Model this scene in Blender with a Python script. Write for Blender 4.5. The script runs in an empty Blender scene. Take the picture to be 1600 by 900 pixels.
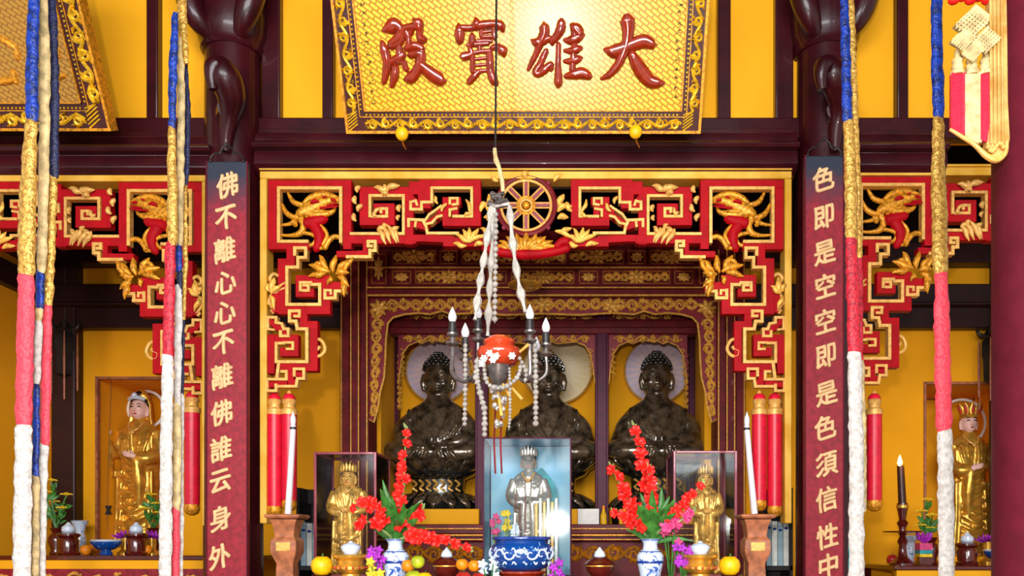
import bpy, bmesh, math, random
from mathutils import Vector, Matrix
random.seed(7)
C = bpy.context.scene.collection
V = Vector
PI = math.pi
# ------------------------------------------------------------------ camera, world, lights, exposure
F, VX, VY, EYE = 1300.0, 897.0, 850.0, 1.35      # focal length in pixels, vanishing point, eye height
cam = bpy.data.cameras.new('camera'); cam_o = bpy.data.objects.new('camera', cam); C.objects.link(cam_o)
cam_o.location = (0, 0, EYE); cam_o.rotation_euler = (PI/2, 0, 0)
cam.sensor_width = 36; cam.lens = F/1600*36
cam.shift_x = (800-VX)/1600; cam.shift_y = (VY-450)/1600
cam.clip_start = .05
bpy.context.scene.camera = cam_o
w = bpy.data.worlds.new('world'); bpy.context.scene.world = w; w.use_nodes = True
w.node_tree.nodes['Background'].inputs[0].default_value = (1, .97, .93, 1)
w.node_tree.nodes['Background'].inputs[1].default_value = .5
def lamp(name, kind, loc, energy, color=(1, 1, 1), rot=(0, 0, 0), **kw):
    l = bpy.data.lights.new(name, kind); l.energy = energy; l.color = color
    for k, v in kw.items(): setattr(l, k, v)
    o = bpy.data.objects.new(name, l); C.objects.link(o); o.location = loc; o.rotation_euler = rot
    return o
lamp('camera_flash', 'POINT', (-.2, -.5, 1.6), 300, (1, .96, .9), shadow_soft_size=.06)
lamp('front_fill_light', 'AREA', (0, -3.2, 3.65), 620, (.95, .97, 1), (PI/2-.3, 0, 0), shape='RECTANGLE', size=6.5, size_y=2.4)  # added fill light behind the camera, raised so the glass panes don't mirror it
sc = bpy.context.scene
sc.view_settings.view_transform = 'Standard'; sc.view_settings.look = 'None'
sc.view_settings.exposure = .45; sc.view_settings.gamma = 1; sc.view_settings.use_curve_mapping = False
# ------------------------------------------------------------------ helpers
def P(px, py, Y): return V(((px-VX)/F*Y, Y, EYE+(VY-py)/F*Y))
def X(px, Y): return (px-VX)/F*Y
def Z(py, Y): return EYE+(VY-py)/F*Y
def lin(c): return tuple(((v/255+.055)/1.055)**2.4 if v > 10 else v/255/12.92 for v in c)
def mat(name, rgb, rough=.5, metal=0, var=.12, scale=20, bump=0, rgb2=None, bscale=None, coat=0, emit=0, spec=.4):
    m = bpy.data.materials.new(name); m.use_nodes = True; nt = m.node_tree; b = nt.nodes['Principled BSDF']
    b.inputs['Roughness'].default_value = rough; b.inputs['Metallic'].default_value = metal
    b.inputs['Coat Weight'].default_value = coat; b.inputs['Specular IOR Level'].default_value = spec
    tc = nt.nodes.new('ShaderNodeTexCoord')
    n = nt.nodes.new('ShaderNodeTexNoise'); n.inputs['Scale'].default_value = scale; n.inputs['Detail'].default_value = 4
    nt.links.new(tc.outputs['Object'], n.inputs['Vector'])
    r = nt.nodes.new('ShaderNodeValToRGB'); nt.links.new(n.outputs['Fac'], r.inputs['Fac'])
    c = lin(rgb); c2 = lin(rgb2) if rgb2 else tuple(v*(1-2*var) for v in c)
    r.color_ramp.elements[0].position = .35; r.color_ramp.elements[1].position = .62
    r.color_ramp.elements[0].color = (*c2, 1); r.color_ramp.elements[1].color = (*c, 1)
    nt.links.new(r.outputs['Color'], b.inputs['Base Color'])
    if bump:
        n2 = nt.nodes.new('ShaderNodeTexNoise'); n2.inputs['Scale'].default_value = bscale or scale*3
        nt.links.new(tc.outputs['Object'], n2.inputs['Vector'])
        bp = nt.nodes.new('ShaderNodeBump'); bp.inputs['Strength'].default_value = bump; bp.inputs['Distance'].default_value = .01
        nt.links.new(n2.outputs['Fac'], bp.inputs['Height']); nt.links.new(bp.outputs['Normal'], b.inputs['Normal'])
    if emit:
        nt.links.new(r.outputs['Color'], b.inputs['Emission Color']); b.inputs['Emission Strength'].default_value = emit
    return m
class MB:
    def __init__(s): s.v = []; s.f = []
    def add(s, vs, fs):
        k = len(s.v); s.v += [tuple(v) for v in vs]; s.f += [tuple(i+k for i in f) for f in fs]; return s
    def box(s, x0, x1, y0, y1, z0, z1):
        if x0 > x1: x0, x1 = x1, x0
        if z0 > z1: z0, z1 = z1, z0
        if y0 > y1: y0, y1 = y1, y0
        return s.add([(x, y, z) for x in (x0, x1) for y in (y0, y1) for z in (z0, z1)],
                     [(0, 1, 3, 2), (4, 6, 7, 5), (0, 4, 5, 1), (2, 3, 7, 6), (0, 2, 6, 4), (1, 5, 7, 3)])
    def pbox(s, x0, y0, x1, y1, Y0, Y1):            # box whose front face (at depth Y0) covers a pixel rectangle
        return s.box(X(x0, Y0), X(x1, Y0), Y0, Y1, Z(y1, Y0), Z(y0, Y0))
    def obox(s, a, b, wid, thick, ext=0, up=V((0, -1, 0))):   # oriented bar from a to b; wid across, thick along up
        a = V(a); b = V(b); d = (b-a).normalized(); a = a-d*ext; b = b+d*ext
        sd = d.cross(up).normalized()*wid/2; u = up*thick
        return s.add([a-sd, a+sd, a+sd+u, a-sd+u, b-sd, b+sd, b+sd+u, b-sd+u],
                     [(0, 3, 2, 1), (4, 5, 6, 7), (0, 1, 5, 4), (1, 2, 6, 5), (2, 3, 7, 6), (3, 0, 4, 7)])
    def tube(s, pts, rad, seg=8, cap=True, sm=0, squash=None):
        pts = [V(p) for p in pts]; n = len(pts)
        rs = list(rad) if isinstance(rad, (list, tuple)) else [rad]*n
        if sm:
            q = smooth([(p, r) for p, r in zip(pts, rs)], sm); pts = [a for a, b in q]; rs = [b for a, b in q]; n = len(pts)
        u = None; vs = []
        for i in range(n):
            t = (pts[min(i+1, n-1)]-pts[max(i-1, 0)])
            t = t.normalized() if t.length > 1e-9 else V((0, 0, 1))
            if u is None: u = (V((0, -1, 0)) if abs(t.y) < .9 else V((1, 0, 0)))
            u = (u-t*u.dot(t)); u = u.normalized() if u.length > 1e-6 else t.orthogonal().normalized()
            w_ = t.cross(u)
            for j in range(seg):
                a = 2*PI*j/seg; o = (u*math.cos(a)+w_*math.sin(a))*rs[i]
                if squash: o = V((o.x*squash[0], o.y*squash[1], o.z*squash[2]))
                vs.append(pts[i]+o)
        fs = [(i*seg+j, i*seg+(j+1) % seg, (i+1)*seg+(j+1) % seg, (i+1)*seg+j) for i in range(n-1) for j in range(seg)]
        if cap: fs += [tuple(range(seg-1, -1, -1)), tuple((n-1)*seg+j for j in range(seg))]
        return s.add(vs, fs)
    def lathe(s, c, prof, seg=24, sx=1, sy=1):        # prof: (radius, z) bottom to top
        c = V(c); vs = []; n = len(prof)
        for r, z in prof:
            for j in range(seg):
                a = 2*PI*j/seg; vs.append(c+V((r*sx*math.cos(a), r*sy*math.sin(a), z)))
        fs = [(i*seg+j, i*seg+(j+1) % seg, (i+1)*seg+(j+1) % seg, (i+1)*seg+j) for i in range(n-1) for j in range(seg)]
        fs += [tuple(range(seg-1, -1, -1)), tuple((n-1)*seg+j for j in range(seg))]
        return s.add(vs, fs)
    def ball(s, c, r, seg=12, rings=8, rot=None):
        c = V(c); r = V(r) if not isinstance(r, (int, float)) else V((r, r, r)); vs = []
        for i in range(1, rings):
            t = PI*i/rings
            for j in range(seg):
                a = 2*PI*j/seg; p = V((math.sin(t)*math.cos(a)*r.x, math.sin(t)*math.sin(a)*r.y, math.cos(t)*r.z))
                vs.append(c+(rot @ p if rot else p))
        top = V((0, 0, r.z)); 
        vs += [c+(rot @ top if rot else top), c-(rot @ top if rot else top)]
        fs = [(i*seg+j, (i+1)*seg+j, (i+1)*seg+(j+1) % seg, i*seg+(j+1) % seg) for i in range(rings-2) for j in range(seg)]
        k = (rings-1)*seg
        fs += [(k, j, (j+1) % seg) for j in range(seg)] + [(k+1, (rings-2)*seg+(j+1) % seg, (rings-2)*seg+j) for j in range(seg)]
        return s.add(vs, fs)
    def prism(s, pts, y0, y1):                        # XZ outline extruded in Y
        n = len(pts)
        return s.add([(x, y0, z) for x, z in pts]+[(x, y1, z) for x, z in pts],
                     [tuple(range(n)), tuple(range(2*n-1, n-1, -1))]+[(i, n+i, n+(i+1) % n, (i+1) % n) for i in range(n)])
    def stroke(s, pts, n, h, seg=5, sm=4):            # domed brush stroke / carved relief; pts = (point, half width)
        n = V(n); q = smooth(pts, sm) if sm and len(pts) > 2 else [(V(a), b) for a, b in pts]
        m = len(q); vs = []; k = seg+1
        d0 = (q[1][0]-q[0][0]).normalized(); d1 = (q[-1][0]-q[-2][0]).normalized()
        q = [(q[0][0]-d0*q[0][1]*.7, q[0][1]*.35)]+q+[(q[-1][0]+d1*q[-1][1]*.7, q[-1][1]*.35)]; m = len(q)
        for i in range(m):
            t = (q[min(i+1, m-1)][0]-q[max(i-1, 0)][0]).normalized(); sd = t.cross(n).normalized(); wd = q[i][1]
            hh = h*(min(1, wd/h) if h > 0 else 1)*(.5 if i in (0, m-1) else 1)
            for j in range(k):
                a = PI*j/seg; vs.append(q[i][0]+sd*wd*math.cos(a)+n*hh*math.sin(a))
        fs = [(i*k+j, i*k+j+1, (i+1)*k+j+1, (i+1)*k+j) for i in range(m-1) for j in range(seg)]
        fs += [tuple(range(k-1, -1, -1)), tuple((m-1)*k+j for j in range(k))]
        return s.add(vs, fs)
    def plate(s, o, u, v, n, pts, t):                 # outline in the plane (u, v) extruded by t along n
        o, u, v, n = V(o), V(u), V(v), V(n); k = len(pts)
        a = [o+u*x+v*y for x, y in pts]; b = [p+n*t for p in a]
        return s.add(a+b, [tuple(range(k)), tuple(range(2*k-1, k-1, -1))]+[(i, k+i, k+(i+1) % k, (i+1) % k) for i in range(k)])
    def xf(s, fn):
        s.v = [tuple(fn(V(p))) for p in s.v]; return s
def smooth(pts, n):
    pts = [(V(a), b) for a, b in pts]; out = []
    for i in range(len(pts)-1):
        p = [pts[max(i-1, 0)], pts[i], pts[i+1], pts[min(i+2, len(pts)-1)]]
        for k in range(n):
            t = k/n; t2 = t*t; t3 = t2*t
            c = [(-t3+2*t2-t)/2, (3*t3-5*t2+2)/2, (-3*t3+4*t2+t)/2, (t3-t2)/2]
            out.append((sum((p[j][0]*c[j] for j in range(4)), V((0, 0, 0))), max(1e-5, sum(p[j][1]*c[j] for j in range(4)))))
    out.append(pts[-1]); return out
ORG = {}
def fused(mb, voxel, it=4, grow=0):                           # one continuous skin over overlapping solids
    me = bpy.data.meshes.new('fuse'); me.from_pydata(mb.v, [], mb.f); me.update()
    b = bmesh.new(); b.from_mesh(me); bmesh.ops.recalc_face_normals(b, faces=b.faces); b.to_mesh(me); b.free()
    o = bpy.data.objects.new('fuse', me); C.objects.link(o)
    m = o.modifiers.new('r', 'REMESH'); m.mode = 'VOXEL'; m.voxel_size = voxel
    m = o.modifiers.new('s', 'SMOOTH'); m.iterations = it; m.factor = .5
    if grow: m = o.modifiers.new('d', 'DISPLACE'); m.strength = grow; m.mid_level = 0
    e = o.evaluated_get(bpy.context.evaluated_depsgraph_get()); me2 = bpy.data.meshes.new_from_object(e)
    r = MB(); r.v = [tuple(v.co) for v in me2.vertices]; r.f = [tuple(p.vertices) for p in me2.polygons]
    bpy.data.objects.remove(o); bpy.data.meshes.remove(me); bpy.data.meshes.remove(me2)
    return r
def obj(name, mb, m, parent=None, bevel=0, ang=40, org=None, label=None):
    if parent is not None: org = ORG[parent.name]
    elif org is None:
        xs, ys, zs = zip(*mb.v); org = V(((min(xs)+max(xs))/2, (min(ys)+max(ys))/2, min(zs)))
    me = bpy.data.meshes.new(name); me.from_pydata([tuple(V(v)-org) for v in mb.v], [], mb.f); me.update()
    b = bmesh.new(); b.from_mesh(me); bmesh.ops.recalc_face_normals(b, faces=b.faces); b.to_mesh(me); b.free()
    me.materials.append(m)
    me.polygons.foreach_set('use_smooth', [True]*len(me.polygons)); me.set_sharp_from_angle(angle=math.radians(ang))
    o = bpy.data.objects.new(name, me); C.objects.link(o)
    if parent is not None: o.parent = parent
    else: o.location = org
    ORG[o.name] = org
    if label: o['label'] = label
    if bevel:
        md = o.modifiers.new('bevel', 'BEVEL'); md.width = bevel; md.segments = 2; md.limit_method = 'ANGLE'
    return o
def tag(o, label, cat, group=None):
    o['label'] = label; o['category'] = cat
    if group: o['group'] = group
    return o
def thing(name, label, cat, loc, group=None):
    o = bpy.data.objects.new(name, None); C.objects.link(o); o.location = loc; o.empty_display_size = .1
    ORG[o.name] = V(loc); return tag(o, label, cat, group)
def struct(name, mb, m, **kw):
    o = obj(name, mb, m, **kw); o['kind'] = 'structure'; return o
def dup(root, dx=(0, 0, 0), label=None, group=None, mirror=False):
    def rec(o, par):
        c = o.copy(); C.objects.link(c)
        if par is not None: c.parent = par
        for ch in [q for q in o.children]: rec(ch, c)
        return c
    r = rec(root, None); r.location = root.location+V(dx)
    if mirror: r.scale.x = -r.scale.x
    ORG[r.name] = ORG[root.name]+V(dx)
    if label: r['label'] = label
    if group: r['group'] = group
    return r
# ------------------------------------------------------------------ materials
M = {}
def mk(k, *a, **kw): M[k] = mat(k, *a, **kw)
mk('lacquer', (58, 10, 18), .34, var=.2, scale=6, bump=.12, coat=.2, spec=.3)
mk('column_lacquer', (98, 24, 40), .6, var=.1, scale=14, bump=.06, spec=.15)
mk('dark_wood', (44, 14, 16), .45, var=.2, scale=8)
mk('black_wood', (20, 12, 12), .5, var=.2)
mk('shrine_wood', (118, 22, 28), .45, var=.2, scale=10, coat=.05, spec=.25)
mk('yellow_wall', (242, 170, 0), .75, var=.02, scale=3, bump=.05)
mk('yellow_wall_old', (250, 172, 2), .85, var=.05, scale=1.5, bump=.06)
mk('floor_tile', (120, 70, 55), .4, var=.2, scale=3)
mk('red_paint', (168, 0, 14), .6, var=.1, scale=14, bump=.06, spec=.15)
mk('gilt', (250, 188, 80), .38, .15, var=.2, scale=40, bump=.1)
mk('gilt_pale', (232, 174, 88), .42, .2, var=.15, scale=40, bump=.1)
mk('gilt_orange', (238, 158, 34), .4, .3, var=.3, scale=60, bump=.15)
mk('frame_gold', (226, 176, 72), .45, .15, var=.25, scale=7, bump=.12, rgb2=(206, 150, 30))
mk('gold_leaf', (238, 180, 70), .26, .6, var=.2, scale=15, bump=.06)
mk('gold_antique', (236, 176, 80), .3, .35, var=.35, scale=22, bump=.1)
mk('bronze', (112, 94, 72), .24, .45, var=.4, scale=14, bump=.3, bscale=24, coat=1)
mk('bronze_dark', (56, 56, 52), .24, .6, var=.35, scale=14, bump=.1, coat=1)
mk('skin_paint', (236, 190, 176), .45, var=.06)
mk('white_paint', (240, 236, 228), .5, var=.05)
mk('board_red', (150, 26, 42), .45, var=.2, scale=30, bump=.1)
mk('brown_red', (150, 42, 14), .16, var=.15, scale=25, coat=1)
mk('cream_char', (240, 196, 140), .5, var=.1)
mk('iron', (52, 48, 48), .45, .5, var=.2)
mk('cloth_blue', (22, 58, 160), .4, .1, var=.45, scale=45, bump=.6, bscale=70, rgb2=(14, 30, 84))
mk('cloth_navy', (26, 30, 70), .5, 0, var=.3, scale=40, bump=.5)
mk('cloth_gold', (214, 170, 80), .35, .35, var=.3, scale=60, bump=.7, bscale=80, rgb2=(160, 112, 40))
mk('cloth_cream', (214, 186, 130), .55, .05, var=.3, scale=30, bump=.4, rgb2=(160, 140, 96))
mk('cloth_red', (205, 34, 52), .45, 0, var=.3, scale=60, bump=.7, bscale=80, rgb2=(150, 24, 44))
mk('cloth_pink', (226, 70, 84), .5, 0, var=.2, scale=55, bump=.7, bscale=80, rgb2=(214, 54, 74))
mk('cloth_white', (206, 202, 196), .55, 0, var=.1, scale=50, bump=.6, bscale=80, rgb2=(176, 168, 160))
mk('sash_gold', (196, 154, 84), .5, .1, var=.3, scale=18, bump=.2, rgb2=(170, 116, 40))
mk('tassel_red', (222, 22, 52), .35, 0, var=.1, scale=25, bump=.08)
mk('terracotta', (196, 62, 28), .18, 0, var=.2, scale=12, coat=.8)
mk('wrapped_cloth', (176, 170, 160), .6, 0, var=.15, scale=40, bump=.4)
mk('bead', (166, 160, 152), .15, .1, var=.15, scale=30, coat=.6)
mk('pewter', (120, 112, 108), .3, .6, var=.3, scale=30)
mk('bulb', (206, 208, 212), .1, 0, var=.03, coat=1)
mk('candle_wax', (210, 200, 204), .4, 0, var=.03)
mk('candle_brown', (70, 34, 24), .35, 0, var=.2)
mk('flame', (255, 214, 130), .5, emit=25)
mk('wood_brown', (176, 104, 66), .5, 0, var=.25, scale=20, bump=.1)
mk('rosewood', (92, 24, 18), .2, 0, var=.2, coat=.8)
mk('case_frame', (140, 44, 62), .35, 0, var=.15, coat=.4)
mk('petal_red', (240, 34, 18), .5, 0, var=.2, scale=60, rgb2=(206, 12, 10))
mk('petal_pink', (226, 70, 130), .5, 0, var=.2, scale=60)
mk('petal_purple', (176, 40, 190), .5, 0, var=.25, scale=60)
mk('petal_yellow', (244, 206, 40), .5, 0, var=.15, scale=60)
mk('leaf', (66, 130, 50), .4, 0, var=.3, scale=20)
mk('leaf_pale', (150, 176, 100), .45, 0, var=.2, scale=20)
mk('fruit_yellow', (250, 190, 10), .4, 0, var=.12, scale=30, bump=.1)
mk('fruit_green', (190, 200, 40), .4, 0, var=.2, scale=20, bump=.05)
mk('fruit_orange', (246, 140, 20), .4, 0, var=.12, scale=40, bump=.15)
mk('fruit_red', (206, 44, 40), .3, 0, var=.25, scale=12)
mk('porcelain_pale', (206, 222, 240), .15, 0, var=.06, scale=10, coat=.7)
mk('cobalt', (24, 62, 150), .2, 0, var=.2, scale=20, coat=.6)
mk('book_cover', (226, 230, 222), .6, 0, var=.1)
mk('book_cover_blue', (150, 178, 190), .6, 0, var=.1)
mk('halo_mauve', (184, 156, 176), .5, 0, var=.1, scale=6)
mk('sky_panel', (120, 182, 214), .5, 0, var=.2, scale=5, rgb2=(160, 206, 226))
mk('silver', (214, 206, 196), .25, .7, var=.2, scale=20, bump=.1)
mk('teal_cloth', (40, 160, 170), .5, 0, var=.2)
def glass_mat():
    m = bpy.data.materials.new('glass_pane'); m.use_nodes = True; nt = m.node_tree; nt.nodes.clear()
    o = nt.nodes.new('ShaderNodeOutputMaterial'); mx = nt.nodes.new('ShaderNodeMixShader'); t = nt.nodes.new('ShaderNodeBsdfTransparent')
    g = nt.nodes.new('ShaderNodeBsdfGlossy'); g.inputs['Roughness'].default_value = .07; f = nt.nodes.new('ShaderNodeFresnel'); f.inputs[0].default_value = 1.22
    t.inputs[0].default_value = (.95, .97, .97, 1)
    nt.links.new(f.outputs[0], mx.inputs[0]); nt.links.new(t.outputs[0], mx.inputs[1]); nt.links.new(g.outputs[0], mx.inputs[2]); nt.links.new(mx.outputs[0], o.inputs[0])
    return m
M['glass'] = glass_mat()
def weave_mat(name, rgb, rgb2, size, rough, metal, bump):   # diagonal basket-weave relief
    m = bpy.data.materials.new(name); m.use_nodes = True; nt = m.node_tree; b = nt.nodes['Principled BSDF']
    b.inputs['Roughness'].default_value = rough; b.inputs['Metallic'].default_value = metal
    tc = nt.nodes.new('ShaderNodeTexCoord'); mp = nt.nodes.new('ShaderNodeMapping'); mp.inputs['Rotation'].default_value = (0, 0, .6)
    nt.links.new(tc.outputs['UV'], mp.inputs['Vector'])
    br = nt.nodes.new('ShaderNodeTexBrick'); br.inputs['Scale'].default_value = 1; br.inputs['Brick Width'].default_value = size*2.2; br.inputs['Row Height'].default_value = size
    br.inputs['Mortar Size'].default_value = size*.22; br.inputs['Mortar Smooth'].default_value = 1
    br.inputs['Color1'].default_value = (*lin(rgb), 1); br.inputs['Color2'].default_value = (*lin(rgb), 1); br.inputs['Mortar'].default_value = (*lin(rgb2), 1)
    nt.links.new(mp.outputs[0], br.inputs['Vector']); nt.links.new(br.outputs['Color'], b.inputs['Base Color'])
    bp = nt.nodes.new('ShaderNodeBump'); bp.inputs['Strength'].default_value = bump; bp.inputs['Distance'].default_value = .006; bp.invert = True; b.inputs['Coat Weight'].default_value = 1; b.inputs['Coat Roughness'].default_value = .25
    nt.links.new(br.outputs['Fac'], bp.inputs['Height']); nt.links.new(bp.outputs['Normal'], b.inputs['Normal'])
    return m
M['sign_gold'] = weave_mat('sign_gold', (248, 190, 0), (206, 140, 0), .022, .36, .25, .8)
M['sign_gold_old'] = weave_mat('sign_gold_old', (190, 136, 26), (160, 104, 16), .022, .4, .4, .6)
def board_mat():                                            # couplet board: slate at its top end, red below
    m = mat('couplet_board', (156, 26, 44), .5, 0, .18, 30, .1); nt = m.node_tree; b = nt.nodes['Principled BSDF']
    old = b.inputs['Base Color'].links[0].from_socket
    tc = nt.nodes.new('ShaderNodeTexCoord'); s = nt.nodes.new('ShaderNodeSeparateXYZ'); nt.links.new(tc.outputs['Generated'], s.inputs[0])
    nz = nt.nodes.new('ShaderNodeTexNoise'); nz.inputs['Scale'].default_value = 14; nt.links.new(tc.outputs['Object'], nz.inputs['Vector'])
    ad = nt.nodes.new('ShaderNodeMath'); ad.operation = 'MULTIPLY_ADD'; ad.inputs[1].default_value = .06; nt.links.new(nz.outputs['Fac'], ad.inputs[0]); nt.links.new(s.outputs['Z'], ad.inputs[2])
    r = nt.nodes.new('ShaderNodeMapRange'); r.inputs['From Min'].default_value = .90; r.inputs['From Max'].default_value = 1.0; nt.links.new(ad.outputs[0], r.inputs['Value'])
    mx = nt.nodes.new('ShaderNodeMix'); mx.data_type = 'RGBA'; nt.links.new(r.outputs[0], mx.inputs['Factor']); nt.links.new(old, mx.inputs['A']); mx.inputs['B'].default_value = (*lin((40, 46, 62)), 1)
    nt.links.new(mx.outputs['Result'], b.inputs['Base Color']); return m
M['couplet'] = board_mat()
def porcelain_mat(name, base, ink, scale, lo, hi):          # painted blue-and-white ware
    m = mat(name, base, .15, 0, .03, 10, coat=.8); nt = m.node_tree; b = nt.nodes['Principled BSDF']
    tc = nt.nodes.new('ShaderNodeTexCoord'); n = nt.nodes.new('ShaderNodeTexNoise'); n.inputs['Scale'].default_value = scale; n.inputs['Detail'].default_value = 2; n.inputs['Distortion'].default_value = 1.2
    nt.links.new(tc.outputs['Object'], n.inputs['Vector']); r = nt.nodes.new('ShaderNodeValToRGB'); nt.links.new(n.outputs['Fac'], r.inputs['Fac'])
    r.color_ramp.elements[0].position = lo; r.color_ramp.elements[1].position = hi
    r.color_ramp.elements[0].color = (*lin(ink), 1); r.color_ramp.elements[1].color = (*lin(base), 1)
    nt.links.new(r.outputs['Color'], b.inputs['Base Color']); return m
M['blue_white'] = porcelain_mat('blue_white', (206, 220, 240), (40, 84, 170), 34, .36, .42)
M['white_blue'] = porcelain_mat('white_blue', (14, 66, 140), (120, 180, 220), 26, .30, .34)
def rays_mat(name, c_in, c_out, n_rays):                    # painted halo with rays
    m = mat(name, c_in, .5, 0, .05, 8); nt = m.node_tree; b = nt.nodes['Principled BSDF']
    tc = nt.nodes.new('ShaderNodeTexCoord'); s = nt.nodes.new('ShaderNodeSeparateXYZ'); nt.links.new(tc.outputs['Object'], s.inputs[0])
    at = nt.nodes.new('ShaderNodeMath'); at.operation = 'ARCTAN2'; nt.links.new(s.outputs['Z'], at.inputs[0]); nt.links.new(s.outputs['X'], at.inputs[1])
    mu = nt.nodes.new('ShaderNodeMath'); mu.operation = 'MULTIPLY'; mu.inputs[1].default_value = n_rays; nt.links.new(at.outputs[0], mu.inputs[0])
    si = nt.nodes.new('ShaderNodeMath'); si.operation = 'SINE'; nt.links.new(mu.outputs[0], si.inputs[0])
    ln = nt.nodes.new('ShaderNodeVectorMath'); ln.operation = 'LENGTH'; nt.links.new(tc.outputs['Object'], ln.inputs[0])
    ad = nt.nodes.new('ShaderNodeMath'); ad.operation = 'MULTIPLY_ADD'; ad.inputs[1].default_value = .05; nt.links.new(si.outputs[0], ad.inputs[0]); nt.links.new(ln.outputs['Value'], ad.inputs[2])
    r = nt.nodes.new('ShaderNodeMapRange'); r.inputs['From Min'].default_value = .12; r.inputs['From Max'].default_value = .3; nt.links.new(ad.outputs[0], r.inputs['Value'])
    mx = nt.nodes.new('ShaderNodeMix'); mx.data_type = 'RGBA'; nt.links.new(r.outputs[0], mx.inputs['Factor']); mx.inputs['A'].default_value = (*lin(c_in), 1); mx.inputs['B'].default_value = (*lin(c_out), 1)
    nt.links.new(mx.outputs['Result'], b.inputs['Base Color']); return m
M['halo_mauve'] = rays_mat('halo_mauve', (240, 204, 196), (204, 188, 210), 26)
M['halo_gold'] = rays_mat('halo_gold', (252, 232, 190), (246, 218, 160), 26)
# ------------------------------------------------------------------ room shell
YA = 4.9                                             # depth of the carved arches
BAY = 905/F*YA                                       # bay spacing
XC = X(822, YA)                                      # centre line of the middle bay
struct('floor', MB().box(-5.6, 5.1, -4, 8.3, -.06, 0), M['floor_tile'])
YW_ = 7.12                                           # face of the rear walls of the side bays
b = MB(); b.box(-2.7, 2.2, 8.1, 8.25, 0, 5.6)
struct('wall_back', b, M['black_wood'])
NICHE = {'left': (X(153, YW_), X(282, YW_), Z(592, YW_)), 'right': (X(1446, YW_), X(1585, YW_), Z(600, YW_))}
for nm, xa, xb in (('left', -4.62, -1.9), ('right', 1.35, 5.1)):
    n0, n1, nz = NICHE[nm]; zt = Z(512, YW_); b = MB()
    b.box(xa, n0, YW_, YW_+.12, 0, zt); b.box(n1, xb, YW_, YW_+.12, 0, zt); b.box(n0, n1, YW_, YW_+.12, nz, zt); b.box(n0, n1, YW_, YW_+.12, 0, 1.2)
    struct('wall_back_'+nm, b, M['yellow_wall_old'])
struct('wall_left', MB().box(-4.62, -4.47, 5.2, YW_+.1, 0, Z(425, YW_)), M['yellow_wall_old'])
struct('wall_left_upper', MB().box(-4.62, -4.47, 5.05, YW_+.1, Z(425, YW_), 5.62), M['black_wood'])
struct('wall_right_upper', MB().box(4.95, 5.1, 5.05, YW_+.1, Z(425, YW_), 5.62), M['black_wood'])
struct('wall_right', MB().box(4.95, 5.1, 5.2, YW_+.1, 0, Z(425, YW_)), M['yellow_wall_old'])
struct('ceiling', MB().box(-5.6, 5.1, -1.2, 8.3, 5.6, 5.7), M['black_wood'])
nt_ = 0
for xa, xb in ((-4.47, -1.92), (1.37, 4.95)):
    sd = 'left' if xa < 0 else 'right'; b = MB()
    b.box(xa, xb, YW_-.1, YW_+.1, Z(512, YW_-.1), Z(478, YW_-.1)); b.box(xa, xb, YW_-.15, YW_+.1, Z(478, YW_-.15), Z(443, YW_-.15)); b.box(xa, xb, YW_-.17, YW_-.1, Z(476, YW_-.17), Z(471, YW_-.17))
    struct('beam_rear_lower_'+sd, b, M['dark_wood'], bevel=.01)
    struct('wall_strip_'+sd, MB().box(xa, xb, YW_, YW_+.1, Z(445, YW_), Z(408, YW_)), M['yellow_wall_old'])
    struct('beam_rear_upper_'+sd, MB().box(xa, xb, YW_-.15, YW_+.1, Z(410, YW_-.15), Z(378, YW_-.15)), M['dark_wood'], bevel=.01)
    struct('wall_top_'+sd, MB().box(xa, xb, YW_, YW_+.12, Z(380, YW_), 5.65), M['black_wood'])
b = MB(); b.box(-4.5, -4.4, 5.2, YW_-.1, Z(475, 7), Z(440, 7)); b.box(-4.62, -4.4, 5.2, YW_-.1, Z(425, 7), Z(380, 7))
struct('beam_left', b, M['dark_wood'], bevel=.01)
for nm, xp in (('post_back_left', 97), ('post_back_right', 1575)):
    struct(nm, MB().pbox(xp-18, 300, xp+20, 1050, YW_-.12, YW_+.02), M['dark_wood'], bevel=.015)
# upper wall above the main beams: yellow plaster fields between dark stiles
YU = 5.02
struct('wall_upper', MB().box(-5.6, 5.1, YU, YU+.1, Z(215, YU), 5.65), M['yellow_wall'])
st = 0
def stile(x0, x1, d=.06):
    global st; st += 1
    struct('trim_%d' % (2+st), MB().pbox(x0, -240, x1, 200, YU-d, YU+.02), M['lacquer'], bevel=.008)
for x0, x1 in ((228, 246), (408, 437), (503, 520), (1122, 1142), (1212, 1240), (1402, 1420)): stile(x0, x1)
struct('trim_20', MB().box(-5.6, 5.1, YU-.068, YU+.015, Z(216, YU-.06), Z(184, YU-.06)), M['lacquer'], bevel=.008)
def beam(name, x0, x1, dy=0):
    prof = [(190, 0), (202, .0), (203, -.05), (214, -.06), (221, -.06), (222, -.10), (227, -.115), (232, -.10), (234, -.06), (240, -.07), (254, -.07), (262, -.04), (266, 0)]
    pts = [(4.9+d, Z(py+dy, 4.82)) for py, d in prof]
    b = MB(); n = len(pts)+2; ring = pts+[(5.08, pts[-1][1]), (5.08, pts[0][1])]
    b.add([(x0, y, z) for y, z in ring]+[(x1, y, z) for y, z in ring], [tuple(range(n)), tuple(range(2*n-1, n-1, -1))]+[(i, n+i, n+(i+1) % n, (i+1) % n) for i in range(n)])
    struct(name, b, M['lacquer'], bevel=.004, ang=25)
beam('beam_middle', X(395, 4.82), X(1248, 4.82)); beam('beam_side_left', -5.0, X(330, 4.82), 6); beam('beam_side_right', X(1330, 4.82), X(1482, 4.82), 2)
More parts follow.
